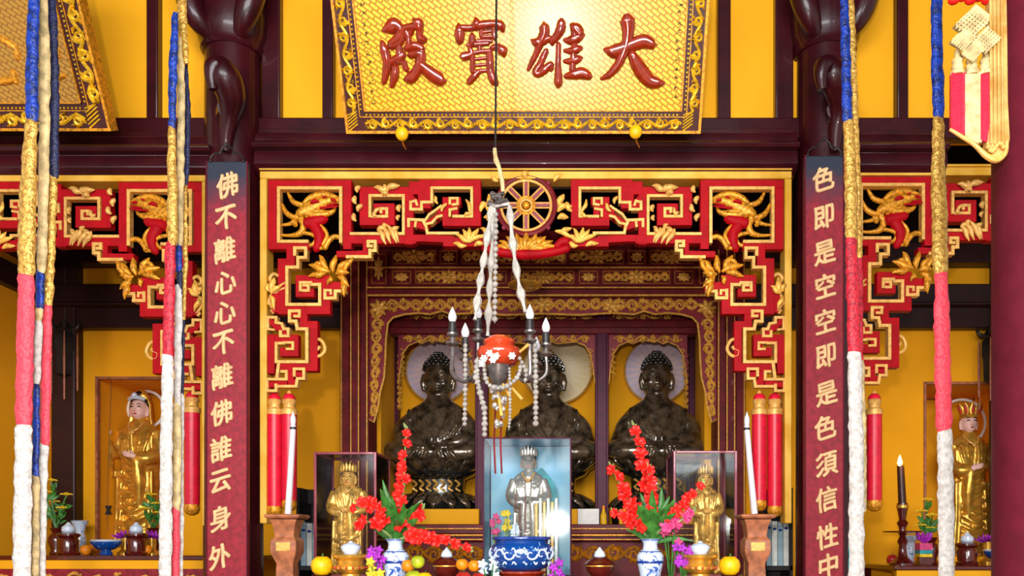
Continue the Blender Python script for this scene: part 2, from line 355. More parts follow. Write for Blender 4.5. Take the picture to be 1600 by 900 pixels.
# the two columns with their capitals and hooked brackets
def column(name, px):
    x = X(px, 4.96); b = MB(); z = lambda py: Z(py, 4.8)
    b.lathe((x, 4.97, 0), [(.25, 0), (.27, .08), (.22, .16), (.17, .2), (.165, 3), (.16, z(60)), (.155, 5.6)], 28)
    c = struct(name, b, M['lacquer'])
    k = MB()
    k.lathe((x, 4.97, 0), [(.17, z(62)), (.185, z(58)), (.18, z(50)), (.2, z(38)), (.21, z(12)), (.2, z(-20))], 28)
    for s in (-1, 1):
        k.tube([(x+s*.08, 4.86, z(50)), (x+s*.13, 4.8, z(34)), (x+s*.17, 4.78, z(8)), (x+s*.2, 4.78, z(-40)), (x+s*.2, 4.78, z(-90))], [.04, .06, .075, .085, .08], 14, sm=4)
    obj('column_capital', k, M['lacquer'], c)
    return c
COLS = [column('column_left', 364), column('column_right', 1289)]
for px, co in ((345, COLS[0]), (1297, COLS[1])):
    q = [(px+8, 236, 8, 4.79), (px+9, 210, 11, 4.77), (px+14, 180, 15, 4.74), (px+16, 150, 22, 4.69), (px+6, 120, 24, 4.63), (px-8, 104, 17, 4.6), (px-14, 118, 11, 4.59), (px-12, 140, 7, 4.6)]
    b = MB().tube([P(a, c, Y) for a, c, r, Y in q], [r/F*4.7 for a, c, r, Y in q], 14, sm=5)
    b.tube([P(px+8, 180, 4.82), P(px+12, 170, 4.72)], .06, 12)
    obj('hooked_bracket', b, M['lacquer'], co)
# round column in front, at the right edge
xn = X(1562, 2.75)+.2
struct('column_front', MB().lathe((xn, 2.76, 0), [(.28, 0), (.3, .1), (.24, .2), (.2, .24), (.2, 5.65)], 40), M['column_lacquer'])

# ------------------------------------------------------------------ carved fretwork arches
JIT = [0]
def fret(mb, pts, w, y0, y1):                        # mitred square-section band along a pixel polyline
    k = YA/F
    for (a, b_) in zip(pts[:-1], pts[1:]):
        A = P(*a, YA); B = P(*b_, YA); A.y = B.y = y1
        if (A-B).length < 1e-5: continue
        JIT[0] = (JIT[0]+1) % 17; A.y = B.y = y1+JIT[0]*.0004
        mb.obox(A, B, w*k*(1+JIT[0]*.001), y1-y0+JIT[0]*.0007, w*k/2)
RED = [  # (width in px, polyline)
 (13, [(427.5, 290), (544, 290), (544, 385), (544, 376), (645, 376)]), (13, [(427.5, 290), (427.5, 385), (478, 385)]), 
 (14, [(640, 386-9), (640, 301), (570, 301), (570, 347), (611, 347), (611, 327), (592, 327)]), (9, [(600, 335), (612, 335)]),
 (20, [(650, 296), (664, 296), (664, 318)]), (14, [(640, 312), (652, 322)]), (10, [(642, 350), (664, 356)]),
 (12, [(662, 289), (746, 289), (746, 349), (698, 349), (698, 316), (715, 316)]), (10, [(700, 325), (712, 325), (712, 340)]),
 (11, [(640, 374), (664, 374), (705, 376)]), (14, [(700, 380), (760, 380)]), (8, [(688, 332), (700, 332)]), (8, [(668, 352), (688, 338)]),
 (8, [(572, 380), (572, 397), (540, 399)]), (10, [(552, 399), (532, 399)]),
 (13, [(456, 388), (456, 412), (442, 412), (442, 486), (511, 486), (511, 438), (470, 438), (470, 459), (486, 459)]), (12, [(432, 466), (432, 484)]), (9, [(478, 446), (478, 460)]),
 (12, [(515, 448), (538, 448)]), (11, [(515, 462), (522, 462)]),
 (12, [(476, 488), (476, 509), (492, 509), (492, 575), (446, 575)]), (8, [(462, 494), (474, 498)]),
 (14, [(424, 578), (424, 531), (461, 531), (461, 551), (446, 551)]), (9, [(425, 504), (434, 512), (448, 521)]), (9, [(456, 580), (456, 598), (462, 598)]), (9, [(424, 602), (446, 600)]), (8, [(458, 586), (472, 586)]),
]
GILT = [
 (5, [(438, 297), (534.5, 297), (534.5, 380)]), (5, [(438, 297), (438, 380), (482, 380)]),
 (4.5, [(551, 368), (632, 368), (632, 309), (580, 309), (580, 341), (606, 341), (606, 329), (597, 329), (597, 334)]),
 (4.5, [(643, 319), (643, 330), (660, 330), (660, 319), (676, 319), (676, 297), (738, 297), (738, 341), (710, 341)]), (4, [(643, 319), (651, 317), (653, 323)]),
 (4.5, [(640, 356), (640, 346), (662, 347), (667, 357), (669, 367), (716, 367)]), (4, [(650, 356), (651, 349)]), (4, [(664, 349), (672, 338), (682, 331), (690, 325)]), (4, [(667, 353), (676, 351), (684, 342), (691, 340)]),
 (4, [(704, 321), (704, 313), (716, 313), (716, 322), (709, 323)]), (4, [(704, 340), (704, 331), (714, 329)]),
 (5, [(545, 404), (580, 404), (580, 394), (588, 394), (588, 380), (577, 380), (577, 387), (582, 387)]),
 (5, [(463, 400), (463, 390), (480, 390), (480, 405), (468, 405), (468, 420), (451, 420), (451, 478), (502, 478), (502, 447), (490, 447)]),
 (4.5, [(488, 444), (472, 444), (472, 456), (484, 456), (484, 448), (477, 448)]),
 (5, [(510, 456), (510, 468), (526, 468), (526, 457), (540, 457), (540, 440)]), (4, [(510, 456), (519, 456), (519, 461)]),
 (5, [(470, 488), (455, 488), (455, 504), (465, 504), (467, 516), (482, 516), (482, 567), (438, 567), (435, 592)]), (4.5, [(470, 488), (470, 496), (463, 496)]),
 (4.5, [(434, 567), (434, 538), (446, 538)]), (4, [(446, 537), (460, 537), (460, 547), (451, 547)]),
 (4.5, [(421, 516), (421, 498), (434, 498), (434, 506), (443, 508), (446, 516), (453, 516), (453, 527), (441, 527), (441, 520)]), (3.5, [(421, 516), (430, 517)]),
 (4.5, [(462, 588), (462, 578), (477, 578), (477, 593), (467, 593), (465, 605), (434, 605)]), (4.5, [(420, 612), (420, 594), (450, 594), (450, 582), (443, 582)]), (4.5, [(420, 612), (434, 612), (434, 603)]),
]
ROUND_GILT = [[(490, 548), (492, 556), (500, 556), (507, 549), (507, 540), (502, 532), (497, 530)], [(490, 548), (496, 546), (500, 541)],
 [(421, 470), (424, 478), (430, 486)], [(436, 432), (428, 428), (422, 434), (424, 440), (431, 441)], [(418, 476), (424, 462), (432, 456), (446, 450)], [(432, 450), (446, 442)], [(424, 484), (428, 490)]]
N = V((0, -1, 0))
def carv(mb, pts, h=7, n=N, y=YA-.03, flip=False):   # relief stroke from (px, py, half width px)
    k = y/F
    mb.stroke([(P(a, c, y), wd*k) for a, c, wd in pts], n, h*k, 6, 4)
def mirr(l): return [(2*822-a[0],)+tuple(a[1:]) for a in l]
def leaf_at(mb, cx, cy, ang, ln, wd, y=YA-.035):
    c, s = math.cos(ang), math.sin(ang)
    carv(mb, [(cx, cy, wd*.4), (cx+c*ln*.35-s*2, cy-s*ln*.35-c*2, wd), (cx+c*ln*.7, cy-s*ln*.7, wd*.8), (cx+c*ln, cy-s*ln+1.5, wd*.2)], 6, y=y)
DRAGON_GOLD = [[(437, 367, 2), (455, 368, 3), (470, 364, 5), (474, 352, 5), (470, 341, 5), (478, 328, 5), (488, 318, 5)], [(441, 319, 2), (448, 333, 4), (462, 340, 4.5), (474, 333, 5)],
 [(450, 302, 2), (458, 315, 4), (470, 320, 4), (477, 318, 3)], [(476, 318, 4), (486, 309, 5), (504, 304, 5), (520, 307, 4.5), (530, 313, 4)], [(484, 322, 6), (500, 319, 5), (515, 315, 4), (529, 316, 3)],
 [(478, 334, 7), (492, 333, 7), (506, 330, 5)], [(492, 340, 4), (506, 333, 4), (518, 332, 4), (524, 325, 2)], [(480, 342, 4), (492, 341, 4)], [(474, 364, 3), (486, 366, 3), (494, 372, 3), (490, 381, 3), (484, 384, 3)],
 [(500, 352, 2.5), (508, 360, 3), (511, 369, 3), (506, 379, 3.5), (498, 386, 3.5), (504, 388, 3)], [(534, 372, 3.5), (522, 370, 4), (512, 379, 4), (508, 388, 4)], [(492, 358, 2.5), (498, 368, 2.5), (499, 378, 2.5)]]
DRAGON_GOLD += [[(466, 336, 6), (482, 326, 11), (500, 318, 10), (516, 314, 7), (528, 314, 4)], [(462, 352, 4), (458, 344, 3)], [(486, 336, 6), (500, 336, 6), (514, 334, 4)], [(440, 352, 2), (452, 350, 3), (462, 346, 4)]]
DRAGON_RED = [[(486, 317, 2.2), (492, 314, 3.2), (498, 315, 1.5)], [(500, 325, 1.6), (514, 324, 2), (528, 322, 1.2)], [(478, 350, 8), (492, 346, 10), (508, 342, 7)], [(490, 352, 9), (498, 364, 9), (499, 378, 8), (494, 390, 6)], [(505, 309, 1.5), (509, 307, 1.5)], [(518, 312, 2.5), (524, 313, 2)], [(512, 321, 2), (526, 318, 1.5)]]
arch = thing('carved_arch', 'red and gold carved fretwork arch with a central wheel hanging under the middle beam', 'carved arch', (XC, YA, 0), 'carved fretwork arches')
fr = MB(); y0, y1 = YA-.015, YA+.08
k = YA/F
x0, x1, zt = X(409, YA), X(1235, YA), Z(267, YA)
fr.box(x0, x1, y0-.02, y1, Z(283, YA), zt)
fr.box(x0, X(420, YA), y0-.02, y1, Z(818, YA), Z(283, YA)); fr.box(X(1224, YA), x1, y0-.02, y1, Z(818, YA), Z(283, YA))
fr.box(x0, x1, y0-.035, y0-.01, Z(271, YA), zt)
obj('arch_frame', fr, M['frame_gold'], arch, bevel=.005)
for f in (lambda l: l, mirr):
    red, gl = MB(), MB()
    for w_, pl in RED: fret(red, f(pl), w_, YA-.02, YA+.03)
    for w_, pl in GILT: fret(gl, f(pl), w_, YA-.03, YA+.012)
    for pl in ROUND_GILT: gl.tube([P(*p, YA-.012) for p in f(pl)], 3*k, 6, sm=3)
    obj('red_fretwork', red, M['red_paint'], arch, bevel=.003)
    obj('gilt_edging', gl, M['gilt_pale'], arch, bevel=.002)
for side, f in (('left', lambda l: l), ('right', mirr)):
    g, r = MB(), MB()
    for i_, s in enumerate(DRAGON_GOLD): carv(g, f(s), 7, y=YA-.005-.0007*i_)
    for s in DRAGON_RED: carv(r, f(s), 8, y=YA-.008 if s[0][2] > 4 else YA-.045)
    for px, py in ((493, 315),): 
        q = f([(px, py)])[0]; g.ball(P(*q, YA-.03), 3.4*k, 8, 6)
    d = obj('dragon_carving', g, M['gilt_orange'], arch); obj('dragon_body', r, M['red_paint'], d)
    # leaf sprays
    def spray(L, m=M['gilt']):
        b = MB()
        for cx, cy, a, ln, wd in L:
            q = f([(cx, cy)])[0]; aa = math.radians(a)
            leaf_at(b, q[0], q[1], aa if side == 'left' else PI-aa, ln, wd)
        obj('leaf_carving', b, m, arch)
    spray([(590, 358, -60, 26, 4), (598, 355, -62, 27, 4), (605, 352, -60, 30, 4), (612, 356, -62, 24, 4), (590, 360, 20, 14, 4), (612, 364, 45, 16, 4), (602, 356, 80, 8, 4)], M['gilt_pale'])
    spray([(606, 297, 165, 22, 5), (604, 296, 20, 22, 5), (606, 299, 120, 14, 4), (600, 299, -100, 6, 6)], M['gilt_pale'])
    spray([(735, 378, 150, 26, 4), (735, 378, 120, 24, 4), (735, 378, 95, 24, 4), (735, 378, 60, 26, 4), (735, 378, 30, 24, 4), (728, 384, 165, 20, 4), (742, 384, 20, 16, 4)])
    spray([(515, 424, 160, 34, 6), (512, 420, 120, 26, 5), (520, 425, 80, 28, 5), (528, 425, 50, 26, 5), (525, 428, 10, 20, 6), (528, 432, -40, 22, 5), (534, 440, -80, 22, 5), (508, 426, 190, 26, 5), (516, 432, -110, 12, 4), (505, 408, 200, 16, 4), (538, 425, 60, 28, 4)], M['gilt_orange'])
    spray([(424, 458, 80, 26, 5), (424, 458, 40, 20, 4), (422, 462, -70, 20, 4), (421, 455, 110, 14, 4)])
    for q_ in ([(558, 300, 70, 12, 4), (556, 318, 100, 14, 4), (559, 330, 60, 14, 4), (556, 345, 110, 14, 4), (586, 335, 60, 14, 3), (588, 338, 120, 10, 3), (624, 330, 90, 12, 4), (622, 344, 80, 10, 3)]): spray([q_], M['gilt_pale'])
    for q_ in ([(684, 318, 110, 14, 3), (690, 330, 60, 16, 3), (728, 312, -70, 24, 3), (726, 338, 30, 12, 3), (751, 330, 60, 18, 4), (751, 322, 20, 12, 4)]): spray([q_])
# wheel of the law in the middle
wc = (822, 321); wh = obj('wheel_rim', MB(), M['gilt'], arch) if False else None
rim = MB(); YW = YA-.02
def circ(r, n=40, c=wc): return [P(c[0]+r*math.cos(2*PI*i/n), c[1]+r*math.sin(2*PI*i/n), YW) for i in range(n+1)]
rim.tube(circ(45), 4.2*k, 8); ro = obj('dharma_wheel', rim, M['shrine_wood'], arch, label='dark red wheel rim')
ri = MB(); ri.tube(circ(39), 2.4*k, 8); ri.tube(circ(9, 24), 2.2*k, 8)
for i in range(8):
    a = PI/4*i; c_, s_ = math.cos(a), math.sin(a)
    for o in (-3.6, 3.6): ri.tube([P(wc[0]+c_*13-s_*o, wc[1]+s_*13+c_*o, YW), P(wc[0]+c_*38-s_*o, wc[1]+s_*38+c_*o, YW)], 1.4*k, 6)
obj('gilt_rim', ri, M['gilt_pale'], ro)
sp = MB()
for i in range(8):
    a = PI/4*i; c_, s_ = math.cos(a), math.sin(a)
    sp.obox(P(wc[0]+c_*11, wc[1]+s_*11, YW+.02), P(wc[0]+c_*40, wc[1]+s_*40, YW+.02), 7*k, .02)
    sp.ball(P(wc[0]+c_*49, wc[1]+s_*49, YW), 4*k, 8, 6)
obj('spokes', sp, M['case_frame'], ro)
hb = MB(); hb.tube(circ(13, 24), 2.6*k, 8); hb.ball(P(*wc, YW), V((6*k, 5*k, 6*k)), 12, 8)
obj('wheel_hub', hb, M['gilt_orange'], ro)
cl = MB()
for sx in (-1, 1):
    for i, (dx, dy, a, ln, wd) in enumerate([(50, 330-321, 40, 20, 5), (52, 0, 70, 20, 5), (50, 20, 10, 16, 5), (44, -38, 45, 18, 4), (46, 40, -20, 30, 4), (54, 44, 30, 20, 4)]):
        leaf_at(cl, 822+sx*dx, 321+dy, math.radians(a) if sx > 0 else PI-math.radians(a), ln, wd)
leaf_at(cl, 822, 278, PI/2, 12, 6)
obj('leaf_carving', cl, M['gilt'], arch)
lo = MB()
for i in range(9):
    a = math.radians(10+20*i); leaf_at(lo, 822+6*math.cos(a), 392, a, 24 if i % 2 else 30, 6)
for i in range(9):
    a = math.radians(10+20*i); leaf_at(lo, 822+22*math.cos(a), 388, a, 26, 4.5)
obj('lotus_carving', lo, M['gilt_orange'], arch)
bt = MB(); carv(bt, [(757, 388, 6), (780, 394, 7), (822, 398, 8), (864, 394, 7), (887, 388, 6)], 8); carv(bt, [(757, 378, 7), (766, 378, 7), (776, 386, 5)], 8); carv(bt, mirr([(757, 378, 7), (766, 378, 7), (776, 386, 5)]), 8)
obj('lotus_base', bt, M['red_paint'], arch)
dup(arch, (-BAY, 0, -.015), 'red and gold carved fretwork arch at the left edge, over the left side altar')
dup(arch, (BAY, 0, .02), 'red and gold carved fretwork arch beside the right column, over the right side altar')
# red cylindrical pendants under the arch ends
def pendant(px, top, bot, r, label):
    k = YA/F; t = thing('hanging_pendant', label, 'pendant', P(px, bot, YA), 'red pendants under the arches'); c = V((X(px, YA), YA+.01, 0)); z = lambda py: Z(py, YA)
    obj('pendant_body', MB().lathe(c, [(r*k*.97, z(bot-8)), (r*k, z(bot-20)), (r*k, z(645))], 20), M['tassel_red'], t)
    cp = MB().lathe(c, [(r*k*1.08, z(648)), (r*k*1.1, z(640)), (r*k*.8, z(637)), (r*k*.75, z(633)), (r*k*.95, z(628)), (r*k*.8, z(622)), (r*k*.5, z(619)), (r*k*.2, z(top))], 20)
    obj('pendant_cap', cp, M['gilt_pale'], t)
    obj('cap_band', MB().lathe(c, [(r*k*.85, z(624)), (r*k*.8, z(620)), (r*k*.55, z(616)), (r*k*.22, z(614))], 20), M['tassel_red'], t)
    e = MB().lathe(c, [(r*k*.3, z(bot+9)), (r*k*.8, z(bot+6)), (r*k*1.02, z(bot)), (r*k*.95, z(bot-8))], 20)
    obj('pendant_foot', e, M['gilt_orange'], t); return t
pe = pendant(428, 613, 799, 11.5, 'red hanging pendant left of the middle arch, next to its gold frame')
p2 = pendant(451, 610, 790, 11.5, 'red hanging pendant left of the middle arch, behind the white candle')
dup(p2, (X(1187, YA)-X(451, YA), 0, 0), 'red hanging pendant right of the middle arch, behind the white candle')
dup(pe, (X(1211, YA)-X(428, YA), 0, 0), 'red hanging pendant right of the middle arch, next to its gold frame')
dup(pe, (X(299, YA)-X(428, YA), 0, .01), 'red hanging pendant in the left bay beside the left couplet board')
dup(p2, (X(1367, YA)-X(451, YA), 0, 0), 'red hanging pendant in the right bay beside the right couplet board')
# ------------------------------------------------------------------ name boards leaning forward from the upper wall
def sign_plane(py_bottom, Yb, tilt):
    p0 = V((0, Yb, Z(py_bottom, Yb))); n = V((0, -math.cos(tilt), -math.sin(tilt))); v = V((0, -math.sin(tilt), math.cos(tilt)))
    def at(px, py):
        d = V(((px-VX)/F, 1, (VY-py)/F)); o = V((0, 0, EYE)); return o+d*((p0-o).dot(n)/d.dot(n))
    return at, n, v
def uv_planar(o, u, v):
    me = o.data; l = me.uv_layers.new(name='UVMap')
    for lp in me.loops:
        c = me.vertices[lp.vertex_index].co; l.data[lp.index].uv = (c.dot(u), c.dot(v))
def vine(mb, fn, L, H, n, amp=.3, r=.006, step=None, seed=1, leaf=True):   # scrolling vine in a strip of length L and height H; fn(u, v) -> point
    rnd = random.Random(seed); step = step or H*1.15; m = max(1, round(L/step)); step = L/m
    u = [fn(L*i/(m*8), H/2+math.sin(i*PI/8)*H*amp*.7) for i in range(m*8+1)]
    mb.tube(u, r, 5)
    for i in range(m):
        s = 1 if i % 2 else -1; cu, cv = step*(i+.5), H/2+s*H*.06
        pts = []
        for j in range(13):
            a = j/12*2.2*2*PI*.62+ (PI/2 if s > 0 else -PI/2); rr = H*.36*(1-j/12*.78)
            pts.append(fn(cu+math.cos(a*s)*rr, cv+math.sin(a*s)*rr*1.05))
        mb.tube(pts, [r*(1.1-.4*j/12) for j in range(13)], 5)
        if leaf:
            for q in range(4):
                a = rnd.random()*2*PI; c = fn(cu+math.cos(a)*step*.36, cv+math.sin(a)*H*.32); d = fn(cu+math.cos(a)*step*.36+math.cos(a+1)*H*.2, cv+math.sin(a)*H*.32+math.sin(a+1)*H*.16)
                mb.tube([c, (c+d)/2, d], [r*.6, r*1.9, r*.4], 5)
def name_board(label, x0, x1, py_b, Yb, tilt, H, fw, field_mat, seed=3):   # x0, x1 in metres on the bottom edge
    at, n, v = sign_plane(py_b, Yb, tilt); u = V((1, 0, 0)); o0 = V((x0, Yb, Z(py_b, Yb))); W = x1-x0
    t = thing('name_board', label, 'sign board', o0+V((W/2, 0, 0)), 'gilded name boards')
    fn = lambda a, b_, h=0: o0+u*a+v*b_+n*h
    def slab(a0, a1, b0, b1, h0, h1):
        return [fn(a0, b0, h0), fn(a1, b0, h0), fn(a1, b1, h0), fn(a0, b1, h0), fn(a0, b0, h1), fn(a1, b0, h1), fn(a1, b1, h1), fn(a0, b1, h1)]
    HF = [(0, 1, 2, 3), (7, 6, 5, 4), (0, 4, 5, 1), (1, 5, 6, 2), (2, 6, 7, 3), (3, 7, 4, 0)]
    f = obj('sign_field', MB().add(slab(fw*.9, W-fw*.9, fw*.9, H-fw*.9, -.03, .012), HF), field_mat, t); uv_planar(f, u, v)
    b = MB()
    for a in ((0, W, 0, fw), (0, W, H-fw, H), (0, fw, fw, H-fw), (W-fw, W, fw, H-fw)): b.add(slab(*a, -.035, .022), HF)
    fb = obj('sign_frame', b, M['brown_dark'], t)
    e = MB(); q = .01
    for a in ((-.004, W+.004, -.004, q), (-.004, W+.004, H-q, H+.004), (-.004, q, q, H-q), (W-q, W+.004, q, H-q)): e.add(slab(*a, -.04, .045), HF)
    for a in ((fw, W-fw, fw, fw+q*.7), (fw, W-fw, H-fw-q, H-fw), (fw, fw+q*.7, fw, H-fw), (W-fw-q*.7, W-fw, fw, H-fw)): e.add(slab(*a, 0, .034), HF)
    m_ = fw*.72
    for a in ((m_, W-m_, m_, m_+q*.5), (m_, m_+q*.5, m_, H-m_), (W-m_-q*.5, W-m_, m_, H-m_)): e.add(slab(*a, 0, .03), HF)
    obj('gilt_edge', e, M['gilt_orange'], fb)
    c = MB(); iw = fw*.62
    strips = [(lambda a, b_: fn(a+fw, b_+fw*.1, .026), W-2*fw), (lambda a, b_: fn(fw*.1+b_, a+fw, .026), H-2*fw), (lambda a, b_: fn(W-fw*.1-b_, a+fw, .026), H-2*fw)]
    for i, (g, L) in enumerate(strips): vine(c, g, L, iw, 0, r=fw*.075, seed=seed+i, amp=.35)
    for cx in (fw*.5, W-fw*.5):                             # ribbed corners
        for i in range(6):
            s = (i+.5)/6*fw*.9
            c.tube([fn(cx-fw*.42, s, .026), fn(cx+fw*.1, min(s+fw*.35, fw), .026)], fw*.04, 5)
    for i in range(int((W-2*fw)/.022)):                     # bead row along the inner edge
        c.ball(fn(fw+.011+i*.022, fw*.84, .028), .006, 5, 4)
    for i in range(int((H-2*fw)/.022)):
        for a in (fw*.84, W-fw*.84): c.ball(fn(a, fw+.011+i*.022, .028), .006, 5, 4)
    obj('gilt_scrollwork', c, M['gold_bright'], fb)
    return t, at, n, v
mk('shrine_post', (84, 18, 48), .5, var=.15, spec=.25)
mk('brown_dark', (70, 14, 8), .35, var=.2, coat=.4)
mk('gold_bright', (250, 196, 40), .3, .4, var=.2, scale=40)
YB, TILT = 4.66, math.radians(29.2)
sg, at, n, v = name_board('gilded name board with four large brown characters hanging over the middle bay', X(545, YB), X(1092, YB), 207, YB, TILT, .98, .105, M['sign_gold'])
BIG = [
 ('殿', 580, 10, 6.43, [[(120,245,15),(190,215,50),(240,190,55),(300,240,38),(268,330,38),(195,385,32)], [(115,360,22),(140,450,40),(165,560,38),(150,680,32),(130,770,22)], [(200,400,32),(290,365,32),(312,285,34)], [(200,560,28),(280,520,36),(330,480,32)], [(250,610,32),(240,700,36),(210,805,22)], [(280,385,28),(290,470,32),(280,560,32)], [(352,250,22),(376,310,26),(382,395,26)], [(310,225,26),(420,205,32)], [(430,132,18),(470,178,52),(492,245,32),(490,320,28),(540,335,34)], [(415,205,30),(402,290,20)], [(350,425,26),(440,398,36),(520,430,32)], [(390,490,28),(500,480,40),(500,560,40)], [(510,440,32),(500,560,42),(450,670,42),(400,720,46),(350,738,25)], [(470,560,36),(540,625,46),(620,690,54),(700,738,52),(742,752,25)], [(330,560,28),(360,640,24)]]),
 ('寶', 700, 10, 6.43, [[(112,195,26),(120,270,44),(120,355,34)], [(285,138,28),(290,175,38),(285,220,30)], [(140,215,26),(230,218,26),(340,190,34),(450,178,32),(530,198,40),(555,250,18)], [(245,290,26),(245,360,30),(222,420,22),(238,480,28),(150,505,36)], [(340,235,18),(335,300,20)], [(460,195,24),(465,260,26),(470,320,26)], [(330,265,14),(440,250,15)], [(330,308,14),(470,302,17)], [(290,352,17),(380,347,17),(440,352,17)], [(200,390,20),(320,380,22),(410,372,20)], [(320,350,18),(320,440,20)], [(440,420,22),(500,410,28),(550,450,44),(565,490,25)], [(245,470,26),(250,560,25),(250,660,24)], [(420,460,28),(425,560,34),(430,660,34),(460,740,40),(490,780,25)], [(250,470,19),(330,455,19),(430,450,22)], [(260,533,14),(400,517,14)], [(260,595,14),(400,582,14)], [(260,655,17),(410,642,17)], [(320,650,22),(270,700,30),(210,765,27)]]),
 ('雄', 815, 20, 6.925, [[(105,295,12),(160,322,40),(230,308,38),(300,280,30),(330,330,22)], [(240,115,20),(245,150,44),(245,230,46),(200,330,40),(165,430,28),(120,520,26),(72,618,18)], [(270,410,26),(235,480,30),(200,560,30),(150,640,32),(190,660,32),(260,610,36),(320,560,28),(320,620,22)], [(430,95,36),(425,170,44),(390,240,38),(345,300,32),(330,345,18)], [(400,340,25),(398,450,25),(395,560,27),(398,680,37),(398,765,40),(395,795,25)], [(540,135,25),(590,178,52),(632,235,46)], [(560,135,30),(575,240,36),(565,380,28),(555,500,28),(550,620,32)], [(460,295,16),(530,300,38),(610,268,42),(668,238,22)], [(460,410,16),(540,415,32),(600,395,36),(648,382,20)], [(460,525,18),(540,525,32),(600,505,36),(648,490,20)], [(472,690,22),(560,670,42),(655,655,50),(735,690,36)]]),
 ('大', 930, 20, 6.925, [[(345,82,68),(355,160,60),(350,260,50),(330,360,46),(290,470,42),(240,570,39),(150,670,32),(60,715,14)], [(98,395,16),(190,420,54),(300,390,56),(420,340,55),(530,310,57),(620,345,42),(645,350,25)], [(390,440,36),(440,540,56),(510,650,64),(590,740,56),(680,760,44),(745,755,14)]])]
for ch, ox, oy, s, strokes in BIG:
    b = MB()
    for st_ in strokes:
        q = [(at(ox+a/s, oy+c/s), wd*1.26/s/F*4.45) for a, c, wd in st_]
        b.stroke([(p+n*.012, wd) for p, wd in q], n, .026, 8, 5)
    obj('character', b, M['brown_red'], sg)
mk('ink', (60, 40, 8), .6)
def small_marks(x0, y0, x1, y1, cnt, seed):                 # the worn small inscription columns, too small to read
    rnd = random.Random(seed); b = MB()
    for i in range(cnt):
        t = i/(cnt-1); cx, cy = x0+(x1-x0)*t, y0+(y1-y0)*t
        for j in range(5):
            a, c = cx+rnd.uniform(-2, 2), cy+rnd.uniform(-3, 3)
            d = rnd.choice([(3, .6), (.8, 3), (2.4, 2.2), (-2.4, 2.2)])
            b.stroke([(at(a, c)+n*.013, .0019), (at(a+d[0], c+d[1])+n*.013, .0014)], n, .003, 3, 0)
    return b
obj('small_inscription', small_marks(566, 6, 584, 158, 11, 3), M['ink'], sg)
obj('small_inscription', small_marks(1062, 6, 1054, 150, 11, 5), M['ink'], sg)
sg2, at2, n2, v2 = name_board('old gilded name board in the upper left corner with a leaning right edge', X(178, YB)-2.0, X(178, YB), 203, YB, TILT, .98, .13, M['sign_gold_old'], 9)
b = MB()
for st_ in ([(2, 128, 5), (14, 126, 6), (27, 122, 5)], [(22, 112, 5), (28, 130, 4)], [(92, 122, 4), (102, 118, 4)], [(2, 60, 5), (24, 74, 5), (30, 92, 4)], [(92, 78, 3), (94, 90, 3)]):
    b.stroke([(at2(a, c)+n2*.012, wd/F*4.5) for a, c, wd in st_], n2, .02, 6, 4)
obj('character', b, M['gilt_orange'], sg2)
for px, py, lb in ((628, 209, 'round yellow knob under the left part of the middle name board'), (993, 206, 'round yellow knob under the right part of the middle name board')):
    t = thing('sign_support_knob', lb, 'knob', P(px, py, 4.6), 'knobs holding up the middle name board')
    obj('knob', MB().ball(P(px, py, 4.6), V((.036, .03, .038)), 16, 10), M['fruit_yellow'], t)
    obj('knob_stem', MB().tube([P(px, py+8, 4.62), P(px+2, py+16, 4.66), P(px+6, py+24, 4.74)], [.006, .005, .004], 8), M['gilt_orange'], t)
    if px > 900: pass
